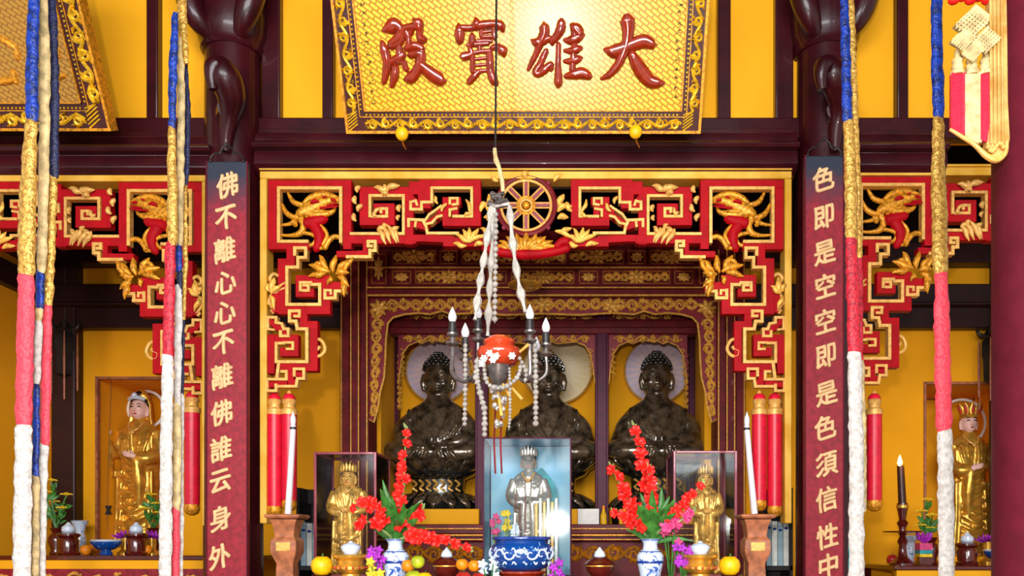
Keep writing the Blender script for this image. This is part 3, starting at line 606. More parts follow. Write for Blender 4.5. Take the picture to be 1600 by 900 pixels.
# ------------------------------------------------------------------ couplet boards
def text_mesh(ch, size, depth, off):
    cu = bpy.data.curves.new('glyph', 'FONT'); cu.body = ch; cu.size = size; cu.extrude = depth; cu.offset = 0
    cu.align_x = 'CENTER'; cu.align_y = 'CENTER'
    o = bpy.data.objects.new('glyph', cu); C.objects.link(o)
    me = bpy.data.meshes.new_from_object(o.evaluated_get(bpy.context.evaluated_depsgraph_get()))
    b = MB(); b.v = [tuple(q.co) for q in me.vertices]; b.f = [tuple(p.vertices) for p in me.polygons]
    bpy.data.objects.remove(o); bpy.data.curves.remove(cu); bpy.data.meshes.remove(me); return fused(b, size/62, 2, off)
def couplet(px0, px1, py0, chars, ys, xs, label):
    Yf = 4.72; t = thing('couplet_board', label, 'board', P((px0+px1)/2, 960, Yf), 'couplet boards on the columns')
    x0, x1, zt, zb = X(px0, Yf), X(px1, Yf), Z(py0, Yf), Z(965, Yf); k = Yf/F
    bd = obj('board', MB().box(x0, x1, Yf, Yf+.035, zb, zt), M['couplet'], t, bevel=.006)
    e = MB()
    for a in (x0, x1-2*k): e.box(a, a+2*k, Yf-.004, Yf+.01, zb, zt)
    obj('board_edge', e, M['column_lacquer'], bd)
    h = MB(); cx = (px0+px1)/2
    for s in (-1, 1): h.tube([P(cx+s*26, py0+2, Yf), P(cx+s*25, py0-7, Yf), P(cx+s*17, py0-13, Yf), P(cx+s*11, py0-12, Yf), P(cx+s*8, py0-20, Yf), P(cx, py0-26, Yf)], 1.3*k, 6, sm=3)
    h.ball(P(cx, py0-26, Yf), 3*k, 8, 6); h.ball(P(cx-26, py0, Yf), 2.5*k, 8, 6); h.ball(P(cx+26, py0, Yf), 2.5*k, 8, 6)
    obj('hanger', h, M['iron'], t)
    for ch, py, px in zip(chars, ys, xs):
        b = text_mesh(ch, 38*k, .0045, 38*k*.034); ys_ = [q[1] for q in b.v]; xs_ = [q[0] for q in b.v]
        cy, cxx = (max(ys_)+min(ys_))/2, (max(xs_)+min(xs_))/2; c = P(px, py, Yf); h_ = 19*k
        def brush(q):
            u, w_ = q.x-cxx, q.y-cy
            w2 = w_+u*.2+.05*h_*math.sin(u/h_*2.2); u2 = u*(.92)-.10*w_+.04*h_*math.sin(w_/h_*3)
            return V((c.x+u2, Yf-.004-q.z, c.z+w2*1.04))
        b.xf(brush); obj('character', b, M['cream_char'], t)
    return t
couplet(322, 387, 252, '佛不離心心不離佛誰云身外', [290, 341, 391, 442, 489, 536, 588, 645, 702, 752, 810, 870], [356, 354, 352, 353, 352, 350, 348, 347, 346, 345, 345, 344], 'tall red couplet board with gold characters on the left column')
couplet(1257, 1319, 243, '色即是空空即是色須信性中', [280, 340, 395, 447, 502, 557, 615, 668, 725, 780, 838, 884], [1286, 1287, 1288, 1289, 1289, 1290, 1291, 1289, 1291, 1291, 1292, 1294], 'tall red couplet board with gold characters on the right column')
# ------------------------------------------------------------------ the carved wooden shrine behind the altar
YS, YI = 6.9, 7.3
sh = thing('wooden_shrine', 'dark red carved wooden shrine with gilded panels around the three bronze buddhas', 'shrine', (X(848, YS), YS, 0))
def part(name, mb, m, par=None, **kw): return obj(name, mb, m, par or sh, **kw)
def my(px): return 2*848-px                                  # mirror inside the shrine
ks, ki = YS/F, YI/F
def line_h(mb, x0, x1, py, w=2, Y=YS-.02): mb.pbox(x0, py-w/2, x1, py+w/2, Y, Y+.02)
def line_v(mb, px, y0, y1, w=2, Y=YS-.02): mb.pbox(px-w/2, y0, px+w/2, y1, Y, Y+.02)
for f in (lambda p: p, my):
    b = MB()
    b.pbox(*sorted((f(531), f(546)))[:1], 360, max(f(531), f(546)), 1090, YS+.02, YS+.3)
    b.pbox(min(f(546), f(562)), 360, max(f(546), f(562)), 1090, YS-.02, YS+.3)
    b.pbox(min(f(562), f(576)), 360, max(f(562), f(576)), 1090, YS+.01, YS+.3)
    po = part('post', b, M['shrine_wood'], bevel=.006)
    e = MB()
    for px, w_ in ((533, 1.2), (548, 1.6), (560, 1.6), (573, 1.6)): line_v(e, f(px), 390, 1000, w_, YS-.03)
    obj('gilt_line', e, M['gilt'], po)
# lintel with two rows of carved panels
b = MB(); b.pbox(570, 340, my(570), 464, YS, YS+.25); lint = part('lintel', b, M['shrine_wood'])
b = MB()
for y0, y1, d in ((360, 386, .05), (415.5, 420, .02), (446, 452, .03), (452, 461, .06)): b.pbox(573, y0, my(573), y1, YS-d, YS+.01)
obj('moulding', b, M['shrine_wood'], lint, bevel=.004)
b = MB()
for py, w_ in ((417.5, 1.2), (449, 1.6), (461, 2.2)): line_h(b, 573, my(573), py, w_, YS-.07)
obj('gilt_line', b, M['gilt'], lint)
def panel(x0, x1, y0, y1, seed, Y=YS, par=None):
    k = Y/F; b = MB()
    for a in ((x0-3, y0-3, x1+3, y0), (x0-3, y1, x1+3, y1+3), (x0-3, y0, x0, y1), (x1, y0, x1+3, y1)): b.pbox(*a, Y-.025, Y+.01)
    p = obj('carved_panel', b, M['shrine_wood'], sh)
    c = MB(); g = MB()
    for a in ((x0, y0, x1, y0+1), (x0, y1-1, x1, y1), (x0, y0, x0+1, y1), (x1-1, y0, x1, y1)): g.pbox(*a, Y-.018, Y)
    obj('gilt_line', g, M['gilt_orange'], p)
    o = P(x0+2, y1-2, Y-.012); L, H = (x1-x0-4)*k, (y1-y0-4)*k
    if L < H*1.6:
        cx = o+V((L/2, 0, H/2))
        for i in range(8):
            a = i*PI/4; c.stroke([(cx, .006), (cx+V((math.cos(a)*L*.22, 0, math.sin(a)*H*.22)), .018), (cx+V((math.cos(a)*L*.42, 0, math.sin(a)*H*.42)), .006)], N, .014, 4, 2)
        c.ball(cx, .022, 8, 6)
    else:
        vine(c, lambda u, v_: o+V((u, 0, v_)), L, H, 0, r=.0095, seed=seed, amp=.4, step=H*.8); vine(c, lambda u, v_: o+V((u, -.003, v_)), L, H, 0, r=.008, seed=seed+3, amp=-.4, step=H*.8)
        c.ball(o+V((L/2, -.01, H/2)), .03, 8, 6)
        for i in range(8):
            a = i*PI/4; q = o+V((L/2, 0, H/2)); c.stroke([(q, .01), (q+V((math.cos(a)*.05, 0, math.sin(a)*.05)), .016), (q+V((math.cos(a)*.085, 0, math.sin(a)*.075)), .004)], N, .016, 4, 2)
    obj('gilt_carving', c, M['gilt'], p)
for i, (x0, x1) in enumerate(((613, 642), (649, 754), (762, 791), (799, 897), (905, 934), (942, 1047), (1054, 1083))): panel(x0, x1, 423, 443, 20+i)
for i, (x0, x1) in enumerate(((613, 680), (688, 714), (722, 806), (812, 884), (890, 974), (982, 1008), (1016, 1083))): panel(x0, x1, 391, 412, 40+i)
for x0, x1 in ((580, 603), (my(603), my(580))): panel(x0, x1, 396, 443, 60)
# scalloped apron, red ground with gilded vine
def apron_outline(scale=1):
    L = [(576, 462), (576, 655), (584, 660), (590, 640), (594, 612), (600, 590), (602, 560), (603, 530), (606, 505), (614, 496), (632, 491), (654, 489), (672, 491), (690, 486), (705, 491), (740, 489), (790, 492), (848, 490)]
    return L+[(my(x), y) for x, y in L[-2::-1]]
Ya = YS+.04
AP = apron_outline()
b = MB(); b.prism([(X(x, Ya), Z(y, Ya)) for x, y in AP], Ya, Ya+.04)
ap = part('scalloped_apron', b, M['board_red'])
c = MB(); c.tube([P(x, y, Ya-.01) for x, y in AP[1:-1]], 1.7*ks, 6)
obj('gilt_edge', c, M['gilt'], ap)
c = MB(); q0 = P(604, 487, Ya-.012); L = (my(604)-604)*ks
vine(c, lambda u, v_: q0+V((u, 0, v_)), L, 22*ks, 0, r=.0105, seed=5, amp=.45, step=.10)
vine(c, lambda u, v_: q0+V((u, -.004, v_)), L, 22*ks, 0, r=.009, seed=6, amp=-.45, step=.10)
for sx in (0, 1):
    def legp(u, v_):
        t = u/(170*ks); px = 578+v_/ks*(1-.55*t); py = 478+u/ks; p = P(px if not sx else my(px), py, Ya-.012); return p
    vine(c, legp, 172*ks, 24*ks, 0, r=.010, seed=8, amp=.45, step=.10); vine(c, legp, 172*ks, 24*ks, 0, r=.0085, seed=9, amp=-.45, step=.10)
for px, py in ((592, 481), (my(592), 481), (848, 476), (740, 478), (my(740), 478)):
    p = P(px, py, Ya-.02); c.ball(p, V((.03, .02, .03)), 8, 6)
    for i in range(7):
        a = i*2*PI/7; c.stroke([(p, .01), (p+V((math.cos(a)*.05, 0, math.sin(a)*.045)), .02), (p+V((math.cos(a)*.085, 0, math.sin(a)*.07)), .006)], N, .018, 4, 2)
obj('gilt_carving', c, M['gilt'], ap)
# inner frame: posts, rails, arched spandrels
for x0, x1 in ((607, 622), (742, 762), (930, 951), (my(622), my(607))):
    yp = YI if 700 < x0 < 1000 else 7.86
    b = MB(); b.pbox(x0, 440, x1, 1060, yp, yp+.12); b.pbox(x0+3, 440, x1-3, 1060, yp-.015, yp+.1)
    po = part('inner_post', b, M['shrine_post'] if 'shrine_post' in M else M['shrine_wood'], bevel=.006)
    if x0 in (607,) or x0 > 1000:
        e = MB(); px = x0 if x0 < 700 else x1
        o_ = P(620 if x0 < 700 else my(620), 640, yp-.02)
        vine(e, lambda u, v_: o_+V(((v_ if x0 < 700 else -v_)-.0, 0, u)), 95*ki, 9*ki, 0, r=.007, seed=3, amp=.5)
        obj('gilt_carving', e, M['gilt'], po)
b = MB(); b.pbox(607, 430, my(607), 500, YI+.01, YI+.12); b.pbox(607, 500, my(607), 511, YI-.05, YI+.12); b.pbox(607, 511, my(607), 521, YI-.02, YI+.12)
ra = part('upper_rail', b, M['shrine_wood'], bevel=.005)
e = MB()
for x0, x1 in ((640, 735), (768, 925), (957, 1050)):
    o_ = P(x0, 500, YI-.005); vine(e, lambda u, v_: o_+V((u, 0, v_)), (x1-x0)*ki, 12*ki, 0, r=.007, seed=int(x0), amp=.45, step=.11)
obj('gilt_carving', e, M['gilt'], ra)
for x0, x1, rx in ((622, 742, 1), (762, 930, 1), (951, my(622), 1)):
    cx = (x0+x1)/2; hw = (x1-x0)/2
    low = [(x0, 600)]+[(x0+4, 570), (x0+8, 552), (x0+16, 540), (x0+30, 534), (cx-24, 537), (cx-8, 530), (cx, 533), (cx+8, 530), (cx+24, 537), (x1-30, 534), (x1-16, 540), (x1-8, 552), (x1-4, 570)]+[(x1, 600)]
    b = MB(); b.prism([(X(x, YI+.03), Z(y, YI+.03)) for x, y in [(x0, 515)]+low+[(x1, 515)]], YI+.03, YI+.07)
    s_ = part('arched_spandrel', b, M['board_red'])
    e = MB(); e.tube([P(x, y, YI+.025) for x, y in low], 1.1*ki, 6)
    o_ = P(x0+8, 536, YI+.022); vine(e, lambda u, v_: o_+V((u, 0, v_)), (x1-x0-16)*ki, 13*ki, 0, r=.008, seed=int(x0), amp=.5, step=.1)
    for s in (x0+7, x1-7):
        for i in range(5): e.tube([P(s-3, 545+i*9, YI+.022), P(s+3, 548+i*9, YI+.015), P(s-1, 552+i*9, YI+.022)], 1.2*ki, 5)
    obj('gilt_carving', e, M['gilt'], s_)
part('back_panel', MB().box(X(575, YI+.1), X(my(575), YI+.1), 8.0, 8.06, .6, Z(420, 8)), M['yellow_wall_old'])
for sx in (590, my(590)):
    xx = X(sx, YI); part('side_panel', MB().box(xx-.03, xx+.03, YI, 8.0, .6, Z(430, YI)), M['yellow_wall_old'])
part('shrine_roof', MB().box(X(531, YS), X(my(531), YS), YS, 8.05, Z(364, YS), Z(340, YS)), M['dark_wood'])
# lower rails and the stand
b = MB(); b.pbox(575, 819, my(575), 834, YI-.14, YI+.2); b.pbox(575, 834, my(575), 846, YI-.1, YI+.2); b.pbox(575, 846, my(575), 1075, YI-.05, YI+.2)
lr = part('lower_rail', b, M['shrine_wood'], bevel=.006)
e = MB()
for py, w_ in ((826, 1.6), (836, 2.5), (843, 1.5)): line_h(e, 600, my(600), py, w_, YI-.16)
o_ = P(600, 880, YI-.06); vine(e, lambda u, v_: o_+V((u, 0, v_)), (my(600)-600)*ki, 30*ki, 0, r=.014, seed=77, amp=.45, step=.17); vine(e, lambda u, v_: o_+V((u, 0, v_)), (my(600)-600)*ki, 30*ki, 0, r=.011, seed=78, amp=-.45, step=.17)
obj('gilt_carving', e, M['gilt_orange'], lr)
ZST = Z(821, 7.4)
part('shrine_stand', MB().box(X(575, YI), X(my(575), YI), YI-.02, 8.0, 0, ZST), M['dark_wood'])

# ------------------------------------------------------------------ bronze buddhas
YBD = 7.62; kb = YBD/F
def buddha(px, label, y_off=0, halo='halo_mauve', hr=50, hx=0, hy=0, crown=False):
    c = P(px, 850, YBD); zb = ZST
    W = lambda dx, py, dy=0: V((c.x+dx*kb, YBD+dy*kb, Z(py+y_off, YBD)))
    t = thing('buddha_statue', label, 'statue', V((c.x, YBD, zb)), 'bronze buddhas in the shrine')
    b = MB()
    # torso and robe: stacked ellipses
    prof = [(76, 717, 36), (76, 708, 36), (74, 698, 34), (72, 688, 32), (67, 674, 30), (58, 660, 27), (51, 648, 25), (42, 639, 22), (30, 632, 18), (22, 627, 16), (18, 621, 15), (17, 610, 14)]
    vs = []; seg = 28
    for r, py, d in prof:
        for j in range(seg):
            a = 2*PI*j/seg; vs.append(W(r*math.cos(a), py, d*math.sin(a)))
    fs = [(i*seg+j, i*seg+(j+1) % seg, (i+1)*seg+(j+1) % seg, (i+1)*seg+j) for i in range(len(prof)-1) for j in range(seg)]
    fs += [tuple(range(seg)), tuple((len(prof)-1)*seg+j for j in range(seg))]
    b.add(vs, fs)
    for s in (-1, 1):
        b.tube([W(s*36, 652, -6), W(s*48, 664, -12), W(s*54, 680, -20), W(s*40, 694, -36), W(s*14, 700, -44)], [10*kb, 12*kb, 13*kb, 11*kb, 7*kb], 14, sm=4)   # arms to the lap
        b.tube([W(s*10, 710, -22), W(s*52, 705, -32), W(s*74, 707, -22), W(s*54, 711, -40), W(s*10, 712, -46), W(-s*20, 712, -44)], [14*kb, 14*kb, 11*kb, 12*kb, 11*kb, 7*kb], 14, sm=4)  # crossed legs
        b.tube([W(s*20, 588, 0), W(s*22, 600, -1), W(s*20, 612, -2)], [3*kb, 4*kb, 3*kb], 8)                                                       # ears
        b.ball(W(s*7.5, 592, -16.5), V((5*kb, 2.4*kb, 1.5*kb)), 8, 6); b.tube([W(s*2.5, 588, -18.5), W(s*8, 585, -17.5), W(s*14, 588, -13)], [1.2*kb, 1.6*kb, 1*kb], 6)
        b.ball(W(s*9, 603, -11), V((7.5*kb, 6*kb, 8*kb)), 10, 8)
    b.ball(W(0, 592, 0), V((19.5*kb, 20*kb, 25*kb)), 20, 14)
    b.ball(W(0, 604, -5), V((15*kb, 14*kb, 14*kb)), 16, 10)
    b.ball(W(0, 570, 2), V((13*kb, 13*kb, 9*kb)), 16, 10)
    b.tube([W(0, 589, -18), W(0, 597, -21), W(0, 602, -22)], [2*kb, 3*kb, 4.2*kb], 8)
    b.ball(W(0, 609, -17), V((6*kb, 4*kb, 2*kb)), 10, 6); b.ball(W(0, 613, -14), V((7*kb, 5*kb, 4*kb)), 10, 6)
    b.ball(W(0, 702, -44), V((18*kb, 9*kb, 5*kb)), 12, 8)
    big = lambda q: W(0, 616)+(q-W(0, 616))*(1.12 if q.z > W(0, 616).z else 1)
    for s in (-1, 1):                                          # robe folds
        for i in range(4):
            b.tube([W(s*(15+i*9), 633+i*3, -14-i), W(s*(20+i*8), 652+i*3, -24), W(s*(13+i*5), 674+i*4, -31+i*.6), W(s*3, 690+i*3, -36)], 2.3*kb, 8, sm=4)
        for i in range(4): b.tube([W(s*(42+i*3.5), 650+i*2, -20), W(s*(54+i*3), 674+i*3, -27+i*2), W(s*(42+i*3), 690+i*3, -42+i*2)], [.6*kb, 2.4*kb, 1.8*kb], 8, sm=4)
        for i in range(4): b.tube([W(s*74, 704+i*4, -26), W(s*46, 702+i*5, -46), W(s*12, 705+i*5, -56)], 2.3*kb, 8, sm=3)
        for i in range(3): b.tube([W(s*(6+i*7), 700, -50), W(s*(9+i*9), 712, -58), W(s*(12+i*12), 722, -56)], 2*kb, 8, sm=3)
    body = fused(b, .0085, 2); body.xf(big)
    bo = obj('robed_body', body, M['bronze'], t, ang=60)
    cu = MB()
    for i in range(6):                                         # snail curls
        r = 20.5*math.cos(i*.26)*kb; z = 582-i*4.4
        for j in range(20-i*2):
            a = 2*PI*j/(20-i*2)
            if math.sin(a) < -.55 and i == 0: continue
            cu.ball(W(0, z)+V((r*math.cos(a), r*math.sin(a), 0)), 2.3*kb, 6, 4)
    cu.xf(big)
    obj('hair_curls', cu, M['bronze_dark'], bo)
    if crown:
        q = MB().lathe(W(0, 562), [(5*kb, 0), (12*kb, 4*kb), (9*kb, 9*kb), (3*kb, 16*kb)], 12); obj('hair_jewel', q, M['gold_antique'], bo)
    L = MB()
    zf = lambda py: Z(py+y_off, YBD)
    L.lathe((c.x, YBD, 0), [(70*kb, zb), (72*kb, zf(800)), (66*kb, zf(794)), (60*kb, zf(786)), (44*kb, zf(778)), (40*kb, zf(764)), (42*kb, zf(750)), (56*kb, zf(744)), (60*kb, zf(740)), (70*kb, zf(722)), (80*kb, zf(716)), (78*kb, zf(713))], 36, 1, .62)
    th = obj('lotus_throne', L, M['bronze_dark'], t)
    pl = MB()
    for row, (pz, r0, r1, dz, n_) in enumerate(((742, 50, 80, 28, 16), (732, 60, 83, 22, 16), (774, 46, 72, -20, 16))):
        for j in range(n_):
            a = 2*PI*(j+.5*row)/n_; d = V((math.cos(a), math.sin(a)*.62, 0)); o = V((c.x, YBD, zf(pz)))
            nn = V((d.x, d.y, .25)).normalized()
            pl.stroke([(o+d*r0*kb, 7*kb), (o+d*(r0+(r1-r0)*.6)*kb+V((0, 0, dz*kb*.45)), 12*kb), (o+d*r1*kb+V((0, 0, dz*kb)), 4*kb)], nn, 6*kb, 6, 4)
    obj('lotus_petals', pl, M['bronze'], th)
    g = MB()
    for j in range(-3, 4):
        q = W(j*11, 760, -27+abs(j)*2.5); g.tube([q+V((-4*kb, 0, 8*kb)), q+V((3*kb, -2*kb, 2*kb)), q+V((-3*kb, 0, -4*kb)), q+V((4*kb, 0, -9*kb))], 2*kb, 6, sm=3)
    obj('gilt_carving', g, M['gold_antique'], th)
    # halo disc on the back panel
    hc = P(px+hx, 580+hy, 7.94); kh = 7.94/F; ht = tag(MBdisc('painted_halo', hc, hr*kh, halo), 'round %s halo painted behind the %s bronze buddha' % (('mauve' if halo == 'halo_mauve' else 'golden'), {0: 'left', 1: 'middle', 2: 'right'}[BI[0]]), 'halo', 'halos behind the buddhas')
    r = MB(); r.tube([hc+V((hr*kh*math.cos(i*PI/24), -.02, hr*kh*math.sin(i*PI/24))) for i in range(49)], 1.6*kh, 6)
    ORG[ht.name] = hc; obj('halo_rim', r, M['gilt_pale'], ht)
    st_ = MB(); z1 = zb
    BI[0] += 1
    return t
BI = [0]
def MBdisc(name, c, r, m):
    b = MB(); n = 48
    b.prism([(c.x+r*math.cos(2*PI*i/n), c.z+r*math.sin(2*PI*i/n)) for i in range(n)], c.y-.012, c.y+.06)
    return obj(name, b, M[m], org=c)
buddha(685, 'left bronze seated buddha on a lotus throne, before a mauve halo')
buddha(858, 'middle bronze seated buddha behind the blue glass case and the hanging lamp', 0, 'halo_gold', 54, 13, -3, True)
buddha(1026, 'right bronze seated buddha on a lotus throne, before a mauve halo', -2, hr=50)
for px, lb in ((690, 'low yellow block under the left bronze buddha'), (1026, 'low yellow block under the right bronze buddha'), (858, 'low yellow block under the middle bronze buddha')):
    b = MB(); xx = X(px, 7.25); b.box(xx-.33, xx+.33, 7.21, 7.29, ZST, ZST+.14)
    tag(obj('yellow_block', b, M['yellow_wall'], bevel=.01), lb, 'block', 'yellow blocks below the buddhas')
# ------------------------------------------------------------------ hanging cloth streamers
def stream(par, name, m, pts, r, Y, seed, squash=(1, .6, 1)):     # wrinkled sewn tube along pixel points
    k = Y/F; rnd = random.Random(seed); b = MB(); n = max(6, int(abs(pts[-1][1]-pts[0][1])/9)); q = []
    ys = [p[1] for p in pts]
    for i in range(n+1):
        y = ys[0]+(ys[-1]-ys[0])*i/n
        for a, c in zip(pts[:-1], pts[1:]):
            if a[1] <= y <= c[1]+1e-6: t = (y-a[1])/max(1e-6, c[1]-a[1]); x = a[0]+(c[0]-a[0])*t; rr = (a[2]+(c[2]-a[2])*t); break
        q.append((P(x+rnd.uniform(-.9, .9), y, Y), rr*k*rnd.uniform(.9, 1.08)*(1 if 0 < i < n else .8)))
    b.tube([a for a, c in q], [c for a, c in q], 12, squash=squash)
    o = obj(name, b, m, par); return o
def cloth(label, px, Y, strands):
    t = thing('cloth_streamer', label, 'streamer', P(px, 1000, Y), 'hanging cloth streamers')
    names = {'cloth_blue': 'blue_length', 'cloth_navy': 'navy_length', 'cloth_gold': 'gold_length', 'cloth_cream': 'cream_length', 'cloth_red': 'red_length', 'cloth_pink': 'pink_length', 'cloth_white': 'white_length', 'teal_cloth': 'teal_length'}
    for i, (dy, secs) in enumerate(strands):
        for j, (m, pts) in enumerate(secs): stream(t, names[m], M[m], pts, 0, Y+dy*.06, i*31+j+px)
    return t
cloth('leftmost cloth streamer of blue, gold, pink and white lengths before the old name board', 55, 3.3, [
 (0, [('cloth_blue', [(55, -60, 8), (50, 100, 10), (50, 192, 10)]), ('cloth_gold', [(49, 184, 9), (44, 300, 13), (41, 432, 14)]), ('cloth_pink', [(41, 426, 13), (39, 560, 13), (37, 668, 13)]), ('cloth_white', [(37, 662, 13), (36, 780, 14), (33, 980, 14)])]),
 (1, [('cloth_cream', [(66, -60, 6), (70, 100, 9), (68, 300, 8), (66, 400, 8), (64, 428, 7)]), ('cloth_blue', [(63, 422, 7), (62, 482, 7)]), ('cloth_cream', [(61, 480, 6), (60, 505, 6)]), ('cloth_white', [(60, 502, 7), (58, 560, 7), (57, 600, 6)]), ('cloth_blue', [(57, 598, 5), (56, 680, 6), (55, 745, 6)]), ('cloth_cream', [(55, 742, 7), (53, 860, 8), (52, 980, 8)])]),
 (1.6, [('cloth_navy', [(78, -60, 7), (84, 100, 8), (84, 278, 8)]), ('cloth_gold', [(82, 272, 8), (77, 400, 9), (74, 478, 9)]), ('cloth_pink', [(73, 472, 8), (72, 600, 8), (70, 696, 8)]), ('cloth_white', [(69, 690, 7), (67, 800, 6), (64, 980, 6)])])])
cloth('second cloth streamer from the left, blue to white, beside the left couplet board', 270, 3.7, [
 (0, [('cloth_blue', [(274, 20, 5), (270, 110, 7), (269, 202, 6)]), ('cloth_gold', [(268, 196, 6), (269, 300, 8), (269, 384, 8)]), ('cloth_red', [(266, 378, 8), (264, 480, 9), (262, 562, 8)]), ('cloth_white', [(262, 552, 9), (260, 700, 10), (257, 980, 10)])]),
 (1, [('cloth_gold', [(282, -60, 8), (285, 40, 7), (291, 100, 5)]), ('cloth_cream', [(282, 60, 6), (283, 200, 6), (280, 384, 6)]), ('cloth_blue', [(278, 380, 6), (279, 425, 6)]), ('cloth_navy', [(280, 420, 5), (282, 460, 4)]), ('cloth_white', [(279, 445, 6), (278, 560, 6), (277, 640, 5)]), ('cloth_cream', [(276, 630, 7), (276, 740, 7), (275, 800, 7)]), ('cloth_pink', [(274, 790, 7), (273, 980, 7)])]),
 (1.6, [('cloth_navy', [(290, 90, 3), (293, 180, 5), (291, 290, 4)]), ('cloth_gold', [(289, 285, 4), (290, 400, 4), (286, 500, 4)]), ('cloth_navy', [(286, 495, 3), (285, 620, 3)]), ('cloth_white', [(284, 615, 4), (283, 800, 4), (281, 980, 4)])])])
cloth('third cloth streamer from the left, blue to white, beside the right couplet board', 1330, 3.7, [
 (0, [('cloth_blue', [(1317, -60, 5), (1322, 90, 8), (1324, 192, 8)]), ('cloth_gold', [(1325, 186, 8), (1330, 290, 10), (1330, 375, 10)]), ('cloth_red', [(1330, 368, 9), (1333, 470, 11), (1335, 556, 11)]), ('cloth_white', [(1335, 548, 11), (1338, 700, 12), (1339, 980, 13)])]),
 (1, [('cloth_gold', [(1326, -60, 6), (1331, 60, 6), (1337, 200, 5), (1341, 300, 5), (1343, 405, 5)]), ('cloth_red', [(1342, 400, 5), (1344, 500, 5), (1345, 570, 4)]), ('cloth_cream', [(1346, 562, 5), (1349, 700, 5), (1350, 800, 5)]), ('teal_cloth', [(1330, 840, 4), (1328, 980, 5)])])])
cloth('fourth cloth streamer from the left, blue to white, before the right side altar', 1475, 3.3, [
 (0, [('cloth_blue', [(1463, -60, 8), (1464, 90, 10), (1467, 186, 9)]), ('cloth_gold', [(1466, 180, 8), (1467, 300, 13), (1470, 430, 13)]), ('cloth_pink', [(1470, 420, 10), (1472, 520, 13), (1475, 674, 13)]), ('cloth_white', [(1476, 664, 12), (1478, 780, 13), (1481, 980, 13)])])])
# ------------------------------------------------------------------ chandelier
YC = 3.2; kc = YC/F
ch = thing('hanging_lamp', 'chandelier with terracotta bowl, white bulbs, strings of beads and white wrapped chains', 'chandelier', P(778, 700, YC))
def wpt(px, py, d=0): return P(px, py, YC+d)
c = MB(); c.tube([wpt(776, -80), wpt(775, 100), wpt(774, 238)], 1.7*kc, 8); obj('cord', c, M['black_wood'], ch)
c = MB(); c.tube([wpt(773, 232), wpt(774, 244), wpt(780, 262), wpt(784, 280), wpt(786, 300)], [3*kc, 3.4*kc, 3*kc, 3.6*kc, 3*kc], 8, sm=3); c.tube([wpt(776, 240), wpt(772, 250), wpt(778, 262), wpt(782, 282)], 1.3*kc, 6, sm=3); obj('cord_wrap', c, M['cloth_cream'], ch)
c = MB()
for i in range(26):
    a = random.random()*2*PI; r = random.uniform(2, 10); c.ball(wpt(778+math.cos(a)*r*1.5, 310+math.sin(a)*r*.9, math.cos(a*3)*r*kc), random.uniform(2.4, 4.4)*kc, 8, 6)
c.tube([wpt(762, 318), wpt(775, 322), wpt(796, 318)], 5*kc, 8)
obj('crystal_crown', c, M['pewter'], ch)
def wrap(pts, dd):
    b = MB(); rnd = random.Random(len(pts)); q = []
    for i in range(len(pts)-1):
        for j in range(6): t = j/6; q.append((pts[i][0]+(pts[i+1][0]-pts[i][0])*t, pts[i][1]+(pts[i+1][1]-pts[i][1])*t))
    q.append(pts[-1])
    b.tube([wpt(a, y, dd*(i/len(q))) for i, (a, y) in enumerate(q)], [(4.6+2.2*math.sin(i*1.05))*kc*rnd.uniform(.85, 1.1)*(1 if .05 < i/len(q) < .93 else .7) for i in range(len(q))], 8)
    obj('wrapped_chain', b, M['wrapped_cloth'], ch)
wrap([(768, 322), (763, 360), (757, 400), (752, 430), (747, 462), (742, 500)], -.06); wrap([(772, 325), (768, 400), (766, 440), (764, 480), (762, 525)], .05); wrap([(796, 322), (800, 370), (805, 410), (812, 450), (821, 488)], -.05)
def beads(pts, r, gap, m='bead', par=None):
    b = MB(); acc = 0; P_ = [wpt(*p) for p in pts]; cv = [a for a, _ in smooth([(p, 1) for p in P_], 8)]
    last = cv[0]; dist = 0; b.ball(last, r*kc, 8, 6); i = 0
    for p in cv[1:]:
        while (p-last).length >= gap*kc:
            last = last+(p-last).normalized()*gap*kc; i += 1
            b.ball(last, r*kc*(1 if i % 3 else 1.25), 8, 6)
    b.tube(cv, .6*kc, 5); obj('bead_string', b, M[m], par or ch)
beads([(775, 335, -.03), (774, 420, -.03), (773, 505, -.03)], 3.8, 9)
body = MB().lathe(wpt(780, 545), [(16*kc, -28*kc), (26*kc, -24*kc), (34*kc, -12*kc), (35*kc, -6*kc), (32*kc, 0), (24*kc, 3*kc), (22*kc, 5*kc), (25*kc, 9*kc), (24*kc, 13*kc), (17*kc, 16*kc), (14*kc, 19*kc)], 32)
bw = obj('terracotta_bowl', body, M['terracotta'], ch)
fl = MB()
for px, py in ((756, 560), (765, 552), (775, 556), (770, 562), (752, 568), (800, 556)):
    for i in range(6):
        a = i*PI/3; o = wpt(px, py, -.075-.008*(i % 2)); fl.stroke([(o, .003), (o+V((math.cos(a)*.008, 0, math.sin(a)*.008)), .006), (o+V((math.cos(a)*.014, 0, math.sin(a)*.014)), .002)], N, .004, 4, 2)
obj('painted_flowers', fl, M['white_paint'], bw)
bs = MB().lathe(wpt(779, 545), [(4*kc, -68*kc), (7*kc, -60*kc), (12*kc, -52*kc), (16*kc, -42*kc), (18*kc, -34*kc), (20*kc, -27*kc)], 24); obj('pewter_stem', bs, M['pewter'], ch)
